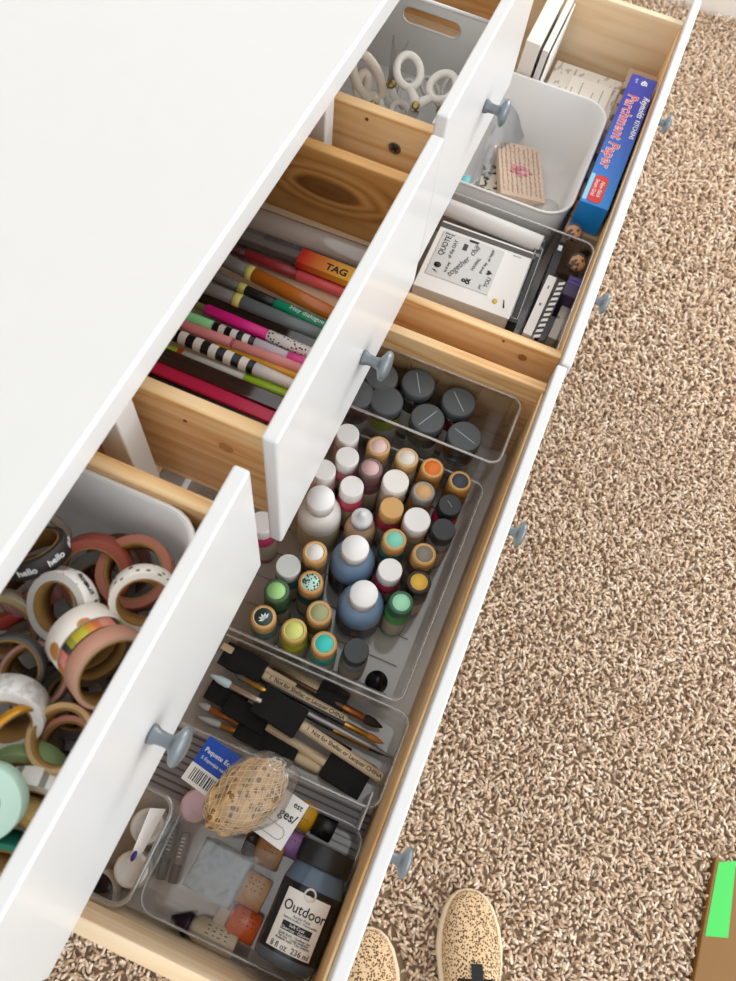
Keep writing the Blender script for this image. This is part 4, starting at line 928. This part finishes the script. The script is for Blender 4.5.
# ------------------------------------------------------------------ scissors
SW = P('white_handle', '#e6e1d8', .4); SB_ = P('blade', '#7d766f', .35, metal=.6)
def loop_pts(cx, cy, rx, ry, n=22, rot=0):
    o = []
    for i in range(n):
        a = 2*PI*i/n; x = rx*math.cos(a); y = ry*math.sin(a); o.append((cx+x*math.cos(rot)-y*math.sin(rot), cy+x*math.sin(rot)+y*math.cos(rot), 0))
    return o
def scissors(M, label, hand, open_=.12, L=.085, loops=((.042, .017), (.042, .017)), pivot=None, hr=.0042, lr=((.021, .0125), (.019, .0125))):
    """local origin at the pivot screw, handles towards +X, blades towards -X"""
    t = root('scissors', label, 'scissors', group='white-handled scissors in the slotted bin', M=M)
    for s, (lx, ly), (rx, ry) in ((1, loops[0], lr[0]), (-1, loops[1], lr[1])):
        z = .0011*s; R_ = Matrix.Rotation(s*open_, 4, 'Z')
        mb = MB().tube([(q[0], q[1], z) for q in loop_pts(lx, s*ly, rx, ry, rot=s*.35)], hr, hand, 10, closed=True, M=R_, flat=.8)
        mb.tube([(-.004, -s*.001, z), (.008, s*.002, z), (lx-rx*.9, s*(ly-.004), z)], [hr*1.1, hr*1.3, hr*1.0], hand, 10, M=R_, flat=.7)
        mb.build('handle', t)
        bl = [(.005, -s*.0045), (.003, s*.0055), (-L*.3, s*.0066), (-L, s*.0002), (-L*.99, -s*.0012)]
        if s < 0: bl = bl[::-1]
        MB().prism(bl, z-.0008, z+.0008, SB_, M=R_).build('blade', t)
    MB().lathe([(0, -.003), (.0044, -.003), (.0044, .0062), (.0036, .0072), (0, .0075)], pivot or P('brass_screw', '#a8925a', .3, metal=.9), 24).build('pivot_screw', t)
    return t
def posed(pv, hp, nrm):
    """pivot at pv, handles towards hp, flat side facing nrm"""
    x = (V(hp)-V(pv)).normalized(); z = V(nrm); y = z.cross(x).normalized(); z = x.cross(y)
    return Matrix.Translation(V(pv)) @ Matrix((x, y, z)).transposed().to_4x4()
scissors(posed((0.5609, -0.0450, 0.8580), (0.5931, -0.0433, 0.8720), (-.60, -.18, .78)), 'scissors with the brass screw and two open loops, foremost in the bin', SW, .10, loops=((.036, .0165), (.036, .0165)), lr=((.0175, .0130), (.0165, .0125)), hr=.0044, L=.06)
scissors(posed((0.5887, -0.0066, 0.8520), (0.5676, -0.0108, 0.8380), (-.55, -.25, .8)), 'scissors with a bare grey blade pointing up and white loops below', SW, .16, P('steel_screw', '#9a948a', .3, metal=.9) and .052, loops=((.032, .013), (.032, .013)), lr=((.0165, .0105), (.0165, .0105)), hr=.0036)
scissors(posed((0.5689, 0.0066, 0.8380), (0.5786, 0.0166, 0.8620), (-.75, -.45, .5)), 'tall off-white scissors with one long oval loop by the dresser edge', P('beige_handle', '#d9cdbd', .45), .02, L=.04, loops=((.026, .0015), (.020, -.0085)), lr=((.0260, .0125), (.012, .006)), hr=.0052)
scissors(posed((0.5780, -0.0281, 0.8220), (0.5890, -0.0094, 0.8380), (-.5, -.1, .85)), 'small scissors with thin clear-white loops lying lowest', P('pale_handle', '#dedad4', .4), .2, L=.045, loops=((.026, .012), (.026, .012)), lr=((.0150, .0095), (.0150, .0095)), hr=.0024)
scissors(posed((0.6103, -0.0630, 0.8260), (0.6409, -0.0486, 0.8360), (-.55, -.05, .82)), 'grey-white scissors mostly under the foremost pair by the drawer front', P('grey_handle', '#cfc9c2', .4), .05, L=.05, loops=((.030, .010), (.030, .010)), lr=((.016, .008), (.016, .008)), hr=.0026)

# ------------------------------------------------------------------ right drawer: stamp tray
zs_ = ZL+.0026
def card(p0, p1, p3, name, label, cat, mat, th=.003, group=None, drop=0):
    """slab with local x from p0 to p1 and local y towards p3, its top face on those points"""
    M = aim(p0, p1); W = (V(p1)-V(p0)).length; H = (M.inverted() @ V(p3)).y
    t = root(name, label, cat, M=M, group=group)
    MB().box((0, min(0, H), -th), (W, max(0, H), 0), mat).build('card', t, bevel=.0006)
    return t, W, H
t, W, H = card((0.5667, -0.0814, 0.5900), (0.5696, -0.2264, 0.5900), (0.6991, -0.0826, 0.5900), 'stamp_set', 'white card pack of clear rubber stamps with black words', 'stamp set', PAPER, .086)
x0, x1, y0, y1 = W*.06, W*.70, H*.20, H*.86
MB().box((x0, y0, .0002), (x1, y1, .0012), P('stamp_sheet', '#d9d8d6', .25)).build('stamp_sheet', t)
MB().box((0, H*.90, .0002), (W, H*.97, .0006), P('dark_edge', '#57514e', .5)).build('dark_strip', t)
zt = .0014
def st(s, sz, fx, fy, rot=0, shear=0, bold=0, sx=1): txt(s, sz*1.1, INK, t, (x0+(x1-x0)*fx, y0+(y1-y0)*fy, zt), (0, 0, rot), shear=shear, bold=bold, sx=sx)
R90 = PI/2
st('QUOTE', .0105, .10, .68, R90*.98, bold=.0001); st('of the DAY', .0072, .24, .66, R90)
st('chill', .0115, .56, .78, R90*.8, .35); st('together', .0120, .42, .34, R90*.75, .4)
st('HAVING', .0064, .66, .52, R90*.9); st('good day', .0056, .78, .50, R90*.9)
st('YOU', .0082, .93, .24, R90*.95, bold=.0001); st('hi & hey', .0054, .27, .26, R90)
st('&', .016, .62, .12, R90, bold=.0004); st('yes', .006, .84, .10, R90, .3); st('oh happy', .006, .82, .80, R90, .3); st('thanks', .005, .1, .95, 0, .3)
mb = MB()
mb.box((x0+(x1-x0)*.37, y0+(y1-y0)*.72, zt-.0001), (x0+(x1-x0)*.44, y0+(y1-y0)*.86, zt+.0002), P('dark_tag', '#3a3a3c', .5))
mb.lathe([(0, 0), (.0052, 0), (.0052, .0003), (0, .0003)], INK, 20, M=Matrix.Translation((x0+(x1-x0)*.12, y0+(y1-y0)*.24, zt)))
mb.prism([(-.003, 0), (.001, .0005), (.006, -.004), (.001, -.002)], 0, .0003, INK, M=Matrix.Translation((x0+(x1-x0)*.10, y0+(y1-y0)*.12, zt)))
hx, hy = x0+(x1-x0)*.90, y0+(y1-y0)*.44
mb.prism([(0, -.0045), (.0042, .0005), (.0040, .003), (.002, .0038), (0, .0022), (-.002, .0038), (-.0040, .003), (-.0042, .0005)], 0, .0003, INK, M=Matrix.Translation((hx, hy, zt)) @ Matrix.Rotation(R90, 4, 'Z'))
mb.prism([(-.007, -.002), (.007, -.002), (.007, .002), (-.007, .002)], 0, .0003, INK, M=Matrix.Translation((x0+(x1-x0)*.50, y1-.003, zt)))
mb.build('stamp_shapes', t)
mb = MB().lathe([(0, 0), (.0036, 0), (.0036, .0004), (0, .0004)], P('mustard_dot', '#e3b84e', .5), 20, M=Matrix.Translation((W*.79, H*.16, .0003)) @ Matrix.Diagonal((1, 1.3, 1, 1)))
mb.build('mustard_mark', t)
MB().prism([(-.0012, -.007), (.0012, -.006), (.0006, .008), (-.0006, .008)], .0003, .0007, INK, M=Matrix.Translation((W*.88, H*.16, 0)) @ Matrix.Rotation(.25, 4, 'Z')).build('pencil_mark', t)
txt('stamps', .0045, P('grey_print', '#a09a98', .6), t, (W*.83, H*.86, .0003), (0, 0, 0))
t = root('paper_roll', 'white paper roll lying across the stamp tray behind the white card', 'roll', M=aim((0.7282, -0.0741, 0.5880), (0.7228, -0.2246, 0.5880)))
L = (V((0.7282, -0.0741, 0.5880))-V((0.7228, -0.2246, 0.5880))).length
MB().lathe([(0, -.09), (.0125, -.09), (.0132, -.088), (.0132, L-.002), (.0125, L), (.0060, L), (.0055, L-.004), (0, L-.004)], P('roll_white', '#e4e1de', .5), 32, axis='x').build('roll', t)
def strip(p0, p1, w, label, mat, name='stamp_strip', cat='stamp strip', th=.08, ext=0, frame=None):
    M = aim(p0, p1); L = (V(p1)-V(p0)).length
    t = root(name, label, cat, M=M, group='slim packs standing in the stamp tray')
    MB().box((-ext, -w/2, -th), (L, w/2, 0), mat).build('pack', t, bevel=.0008)
    if frame:
        MB().tube([(x, y, .0003) for x, y in rrect(L*.14, -w*.36, L*.96, w*.36, .001, 2)], .0004, frame, 4, closed=True).build('border', t)
    return t, L
t, L = strip((0.7378, -0.2241, 0.5900), (0.5673, -0.2293, 0.5900), .0135, 'black slim pack with a thin white border beside the white card', P('pack_black', '#262628', .35), frame=PAPER)
mb = MB()
for k in range(3): mb.box((L*(.03+.09*k), -.004, .0002), (L*(.03+.09*k)+.006, .003, .0006), P('pack_grey', '#8a8a8c', .5))
mb.build('print', t)
t, L = strip((0.7413, -0.2519, 0.5880), (0.6243, -0.2544, 0.5880), .0125, 'short black slim pack behind the white ticket pack', P('pack_black2', '#1a1a1c', .35), ext=.002)
MB().box((L*.05, -.003, .0002), (L*.14, .003, .0006), PAPER).build('print', t)
t, L = strip((0.6719, -0.2575, 0.5905), (0.5564, -0.2539, 0.5905), .0130, 'white slim ticket pack between black and striped packs', PAPER)
txt('cut', .005, INK, t, (L*.2, 0, .0002), (0, 0, PI)); txt('08', .005, INK, t, (L*.5, 0, .0002), (0, 0, PI))
t, L = strip((0.6722, -0.2735, 0.5880), (0.5577, -0.2673, 0.5880), .0085, 'slim pack with slanted black and white bars', band_mat('slanted_bars', '#efece8', '#232021', .0105, .45, 0, .7))
t, L = strip((0.6813, -0.2940, 0.5700), (0.5833, -0.2889, 0.5700), .013, 'clear slim pack with brown smudges at the tray corner', blot_mat('smudged_clear', '#c9c2b6', '#6b5d4c', 40, .36, rough=.2, kind='noise'), th=.06)
t, L = strip((0.6848, -0.2897, 0.5920), (0.6459, -0.2887, 0.5920), .020, 'dark purple small box in the stamp tray corner', P('purple_box', '#3b2c55', .3), name='purple_box', cat='box', th=.05)
mb = MB()
for k in range(2): mb.box((L*(.12+.2*k), -.009, .0002), (L*(.2+.2*k), .009, .0005), P('violet_line', '#5a46b0', .4))
mb.build('lines', t)
for (u, l, r_) in (((0.7526, -0.2610, 0.6020), 'round brown nutty disc in clear wrap nearer the blue box', .0118), ((0.7022, -0.2828, 0.6000), 'round brown nutty disc in clear wrap beside the purple box', .0112)):
    t = root('nut_disc', l, 'disc', M=zaim(V(u), (-.45, -.2, .87)), group='brown discs in the stamp tray')
    vs, fs = blob(.0118*r_/.0118, r_, .0050, .25, 3.0, 14, u[0]*10)
    MB().add(vs, fs, blot_mat('nutty', '#d3a876', '#4a2c16', 110, .44, rough=.8, kind='noise'), True).build('disc', t)
    MB().lathe([(r_*1.25, -.004), (r_*1.3, 0), (r_*1.2, .005), (0, .0065)], clear('pinkish_wrap', '#fbf2f0', .06, .1, haze=.03, hcol='#f0d8d4'), 28).build('wrap', t)

# white bin contents
t, W, H = card((0.8582, -0.1320, 0.5320), (0.8854, -0.2036, 0.5200), (0.9759, -0.0917, 0.5450), 'script_block', 'wooden block stamped with dark handwriting over a pink rose', 'wooden block', P('script_paper', '#e2c6ae', .7, var=.1), .014)
mb = MB(); r_ = random.Random(21)
for k in range(16):
    a = k*2.4; d = .0034*math.sqrt(k); pr_ = r_.uniform(.0040, .0064)
    mb.lathe([(0, .00002+k*.000006), (pr_, .00002+k*.000006), (pr_, .00003+k*.000006), (0, .00003+k*.000006)], P('rose_pink', ('#e79aa2', '#dd7f8c', '#efb4b6')[k % 3], .7), 14, M=Matrix.Translation((W*.50+d*math.cos(a)*1.5, H*.50+d*math.sin(a), 0)) @ Matrix.Diagonal((1, .7, 1, 1)))
mb.build('rose_print', t)
r_ = random.Random(5); mb = MB()
for k in range(9):
    x = W*(.07+.105*k)+.0006*math.sin(k*3); y = H*.05+r_.uniform(0, .006)
    while y < H*.93:
        l_ = r_.uniform(.004, .011); n = max(3, int(l_/.0011))
        pts = [(x+math.sin(i*2.1+k)*.0026*r_.uniform(.2, 1)+r_.uniform(-.0010, .0010), min(H*.97, y+l_*i/n), .0002) for i in range(n+1)]
        mb.tube(pts,   .00026, INK, 4); y += l_+r_.uniform(.001, .0022)
mb.build('handwriting', t)
t, W, H = card((0.8471, -0.0963, 0.5150), (0.8530, -0.1312, 0.5150), (0.9292, -0.0777, 0.5200), 'patterned_stamp', 'cream tag with bold black scroll pattern under the script block', 'tag', blot_mat('black_scrolls', '#d8cfbd', '#1f1b18', 75, .44, rough=.6, kind='noise'), .006)
t = root('clear_bag', 'crumpled clear plastic bag slumped in the white bin corner', 'bag', (0.9797, -0.0972, 0.5600))
vs = []; fs = []; n = 18
b0, bx, by = V((0.8658, -0.0934, 0.5150)), V((1.0523, -0.1281, 0.5600))-V((0.8658, -0.0934, 0.5150)), V((1.0328, -0.1168, 0.5200))-V((0.8658, -0.0934, 0.5150))
q0, q1, q2, q3 = V((0.8695, -0.0799, 0.5060)), V((0.9025, -0.1076, 0.5080)), V((1.0762, -0.1310, 0.5150)), V((1.0559, -0.0684, 0.5750))
for i in range(n+1):
    for j in range(n+1):
        u, v = i/n, j/n
        q = (q0*(1-u)+q1*u)*(1-v)+(q3*(1-u)+q2*u)*v
        q = q+V((0, 0, 1))*(.012*math.sin(PI*u)*math.sin(PI*v)+.010*noise.fractal(q*38, 1, 2, 3))
        vs.append(tuple(q))
for i in range(n):
    for j in range(n): fs.append((i*(n+1)+j, (i+1)*(n+1)+j, (i+1)*(n+1)+j+1, i*(n+1)+j+1))
MB().add(vs, fs, clear('grey_bag_film', '#eef2f6', .22, .1, haze=.12, hcol='#dfe6ec', bump=.7), True).build('film', t, world=True, sub=1)
t = root('sticker_disc', 'pale translucent round disc beside the script block', 'disc', M=zaim(V((0.8768, -0.2095, 0.5150)), (-.2, .1, 1)))
MB().lathe([(0, 0), (.021, 0), (.021, .0016), (0, .0016)], clear('frosted', '#e8e6e4', .12, .2, haze=.45, hcol='#ece9e6'), 36).build('disc', t)
t = root('teal_tape', 'turquoise striped tape roll end against the tray wall', 'tape roll', M=zaim(V((0.8448, -0.0692, 0.5300)), (.2, -1, .1)))
MB().lathe([(.010, -.012), (.017, -.012), (.017, .012), (.010, .012)], P('turquoise', '#6fc2c6', .4), 28, closed=True).build('roll', t)

# parchment box: its blue face up
P0 = V((1.0899, -0.2538, 0.6400)); P1 = V((1.0703, -0.2963, 0.6400)); P2 = V((0.7687, -0.2943, 0.6400))
y_ = (P1-P0).normalized()
Mp = aim(P0, P0+(P2-P1)); Lp = (P2-P1).length+.012; Wp = abs((Mp.inverted() @ P1).y)
sgn = 1 if (Mp.inverted() @ P1).y > 0 else -1
t = root('parchment_box', 'long blue box of parchment paper with red and white lettering', 'box', M=Mp)
def pbg():
    return grad('blue_gradient_print', '#1c2aa8', '#1f86d8', Lp*.3, Lp*.98)
y0, y1 = (0, Wp) if sgn > 0 else (-Wp, 0)
MB().box((0, y0, -.050), (Lp, y1, 0), pbg()).build('carton', t, bevel=.0008)
CY = (y0+y1)/2
RED = P('print_red', '#e8503a', .5); LW = P('print_white', '#f6f6fa', .5)
def up(s, size, m, x, y, **k): return txt(s, size, m, t, (x, y, .0003+k.pop('dz', 0)), (0, 0, 0), **k)
up('Parchment Paper', .0240, LW, Lp*.455, y0+Wp*.34, bold=.0009, spacing=1.08)
up('Parchment Paper', .0240, RED, Lp*.455, y0+Wp*.34, bold=.0001, spacing=1.08, dz=.0004)
up('Reynolds', .0145, LW, Lp*.235, y0+Wp*.84, shear=.3, bold=.0002); up('KITCHENS', .0100, LW, Lp*.415, y0+Wp*.83, bold=.0001)
up('45', .013, LW, Lp*.052, y0+Wp*.55, bold=.0006); up('SQ FT', .0045, LW, Lp*.05, y0+Wp*.25)
MB().prism(rrect(Lp*.80, y0+Wp*.18, Lp*.985, y0+Wp*.66, .006), .0002, .0006, P('label_red', '#d8322c', .5)).build('red_panel', t)
MB().prism(rrect(Lp*.80, y0+Wp*.02, Lp*.985, y0+Wp*.16, .002), .0002, .0006, P('label_sky', '#8fd0ea', .5)).build('sky_panel', t)
up('Non-Stick', .0085, LW, Lp*.89, y0+Wp*.50, dz=.0006, shear=.2); up('Smart Grid', .0080, LW, Lp*.89, y0+Wp*.30, dz=.0006)
MB().box((Lp*.82, y0-.0004, -.040), (Lp*.95, y0-.0001, -.006), P('cookie_photo', '#c08a52', .6, var=.3, vscale=60)).build('side_picture', t)

# papers round the bin
def pile(x0, y0, x1, y1, z0, z1, name, label, cat, mat, rot=0):
    t = root(name, label, cat, ((x0+x1)/2, (y0+y1)/2, z0)); o = MB().box((x0, y0, z0), (x1, y1, z1), mat).build('sheets', t, world=True, bevel=.0008); return t
NEWS = blot_mat('printed_sheet', '#e7e1d6', '#b9b1a6', 48, .40, rough=.8, kind='noise', stretch=(1, 3, 1))
pile(1.046, -.2475, 1.195, -.125, ZL, .553, 'paper_pile', 'pile of off-white printed sheets in the far drawer corner', 'paper pile', NEWS)
t = pile(1.060, -.236, 1.165, -.160, .5532, .556, 'printed_sheet', 'cream sheet with grey print lying on the far paper pile', 'sheet', P('cream_sheet', '#efe9dd', .8))
mb = MB(); r_ = random.Random(8)
for k in range(9):
    y = -.229+.0075*k
    mb.box((1.068, y, .5561), (1.068+r_.uniform(.03, .085), y+.0018, .5564), P('pale_print', '#b3aca2', .7))
mb.build('print', t, world=True)
pile(.770, -.3005, 1.185, -.2480, ZL, .5885, 'paper_pile', 'brown patterned paper pack under the blue box', 'paper pile', blot_mat('brown_pattern', '#b59a80', '#5a4636', 40, .42, rough=.8, kind='noise'))
def sheet(x0, x1, y, z0, z1, lean, label, th=.0016, mat=PAPER):
    t = root('white_folder', label, 'folder', ((x0+x1)/2, y, z0), 'white folders standing in the far drawer')
    M = Matrix.Translation((x0, y, z0)) @ Matrix.Rotation(lean, 4, 'X')
    MB().box((0, -th/2, 0), (x1-x0, th/2, z1-z0), mat, M=M).build('sheet', t, world=True, bevel=.0005)
sheet(1.048, 1.200, -.114, ZL, .650, .05, 'white upright folder nearest the pale paper pile')
sheet(1.048, 1.200, -.106, ZL, .654, .045, 'grey-white upright folder in the middle of the folders', .010, mat=P('grey_sheet', '#dedad4', .7))
sheet(1.048, 1.205, -.086, ZL, .660, .03, 'thick cream folder close under the drawer front above', .024, P('cream_folder', '#e9e3da', .7))

# ------------------------------------------------------------------ floor: shoes and cardboard
LEO = blot_mat('leopard_suede', '#dcbd94', '#5a402b', 290, .40, rough=.9)
SOLE = P('cream_sole', '#e8d6b8', .6)
def shoe(toe, heel, label, name='shoe', mirror=1, L=.255):
    x = (V(heel)-V(toe)).normalized(); M = aim(toe, V(toe)+x)
    t = root(name, label, 'shoe', M=M)
    W = [(0, .004), (.004, .018), (.012, .029), (.028, .040), (.055, .049), (.085, .0525), (.12, .049), (.16, .042), (.20, .040), (.235, .036), (.249, .022), (.255, .004)]
    side = [(s, w*1.02) for s, w in W]+[(s, -w*1.02) for s, w in W[::-1]]
    sole_o = [(s, w*mirror) for s, w in side]
    if mirror < 0: sole_o = sole_o[::-1]
    MB().prism(sole_o[::-1], 0, .022, SOLE).build('sole', t, bevel=.006, segs=3)
    Hs = [(0, .026), (.004, .032), (.012, .038), (.028, .045), (.055, .052), (.085, .060), (.12, .070), (.16, .074), (.20, .078), (.235, .080), (.249, .074), (.255, .060)]
    n = 22; vs = []; fs = []; K = len(W)
    for (s, w), (_, h) in zip(W, Hs):
        for i in range(n+1):
            a = PI*i/n; c = math.cos(a); sn = math.sin(a)
            vs.append((max(.003, s*.99+.002), w*.88*math.copysign(abs(c)**.8, c), .018+(h-.018)*sn**.75))
    for k in range(K-1):
        for i in range(n):
            if W[k][0] >= .12 and W[k+1][0] <= .236 and 6 <= i < n-6: continue
            fs.append((k*(n+1)+i, k*(n+1)+i+1, (k+1)*(n+1)+i+1, (k+1)*(n+1)+i))
    MB().add(vs, fs, LEO, True).build('upper', t, solid=.003, sub=2)
    MB().prism([(.10, .034), (.10, -.034), (.235, -.028), (.235, .028)][::-1], .0235, .026, P('insole', '#4a3a2c', .9)).build('insole', t)
    # black elastic tab in the throat
    z0, z1 = .0668, .0755
    MB().loft([[(.100, -.0085, .0655), (.100, .0085, .0655), (.100, .0085, .0690), (.100, -.0085, .0690)], [(.112, -.0085, .0690), (.112, .0085, .0690), (.112, .0085, .0722), (.112, -.0085, .0722)], [(.128, -.0085, .0715), (.128, .0085, .0715), (.128, .0085, .0745), (.128, -.0085, .0745)]], P('black_elastic', '#16181a', .8), True, True, smooth=False).build('elastic_tab', t)
    return t
shoe((-0.0865, -0.5190, 0.0120), (-0.2094, -0.5639, 0.0120), 'leopard-spotted slip-on shoe in full view on the carpet')
shoe((-0.1990, -0.3886, 0.0120), (-0.2702, -0.4130, 0.0120), 'leopard-spotted slip-on shoe partly hidden under the drawer', mirror=-1)
t = root('cardboard_box', 'brown cardboard box with bright green tape on its corner', 'cardboard box', (.05, -1.0, .0))
KB = P('cardboard', '#80581f', .5, var=.12, vscale=14)
MB().box((-.35, -1.30, .006), (.1235, -.904, .022), KB).build('carton', t, world=True, bevel=.002)
g = P('green_tape', '#3fc653', .5)
MB().prism([(0.1175, -0.9092, 0.0222)[:2], (0.1311, -0.9379, 0.0222)[:2], (0.0107, -0.9460, 0.0222)[:2], (-0.0013, -0.9088, 0.0222)[:2]][::-1], .0221, .0227, g).build('green_tape', t, world=True)

# ------------------------------------------------------------------ light
w = bpy.data.worlds.new('World'); S.world = w; w.use_nodes = True
bg = w.node_tree.nodes['Background']; bg.inputs[0].default_value = (.97, .985, 1.0, 1); bg.inputs[1].default_value = .80
def area(name, loc, target, sx, sy, e, col=(1, 1, 1)):
    l = bpy.data.lights.new(name, 'AREA'); l.shape = 'RECTANGLE'; l.size = sx; l.size_y = sy; l.energy = e; l.color = col
    o = bpy.data.objects.new(name, l); COL.objects.link(o); o.location = loc
    o.rotation_euler = (V(target)-V(loc)).to_track_quat('-Z', 'Y').to_euler()
area('window_daylight', (2.46, -1.15, 1.35), (.2, -.15, .75), 1.3, 1.3, 34, (1, .99, .975))
area('front_fill', (.1, -2.6, 1.7), (.2, 0, .7), 2.4, 1.8, 26, (1, .995, .99))  # added fill from behind the camera, brightens the vertical fronts; unseen source
# lettering becomes plain meshes
bpy.context.view_layer.update(); dg = bpy.context.evaluated_depsgraph_get()
for o in [o for o in COL.objects if o.type == 'FONT']:
    me = bpy.data.meshes.new_from_object(o.evaluated_get(dg)); q = bpy.data.objects.new('tmp', me); COL.objects.link(q)
    q.parent = o.parent; q.location = o.location; q.rotation_euler = o.rotation_euler; q.scale = o.scale
    nm = o.name; bpy.data.objects.remove(o); q.name = nm
vs_ = S.view_settings; S.display_settings.display_device = 'sRGB'
vs_.view_transform = 'Standard'; vs_.look = 'None'; vs_.gamma = 1; vs_.exposure = .46; vs_.use_curve_mapping = False
cy = S.cycles
cy.max_bounces = 14; cy.transparent_max_bounces = 32; cy.diffuse_bounces = 5; cy.glossy_bounces = 4; cy.transmission_bounces = 8
cy.caustics_reflective = False; cy.caustics_refractive = False; cy.use_denoising = True
cy.use_adaptive_sampling = True; cy.adaptive_threshold = .02
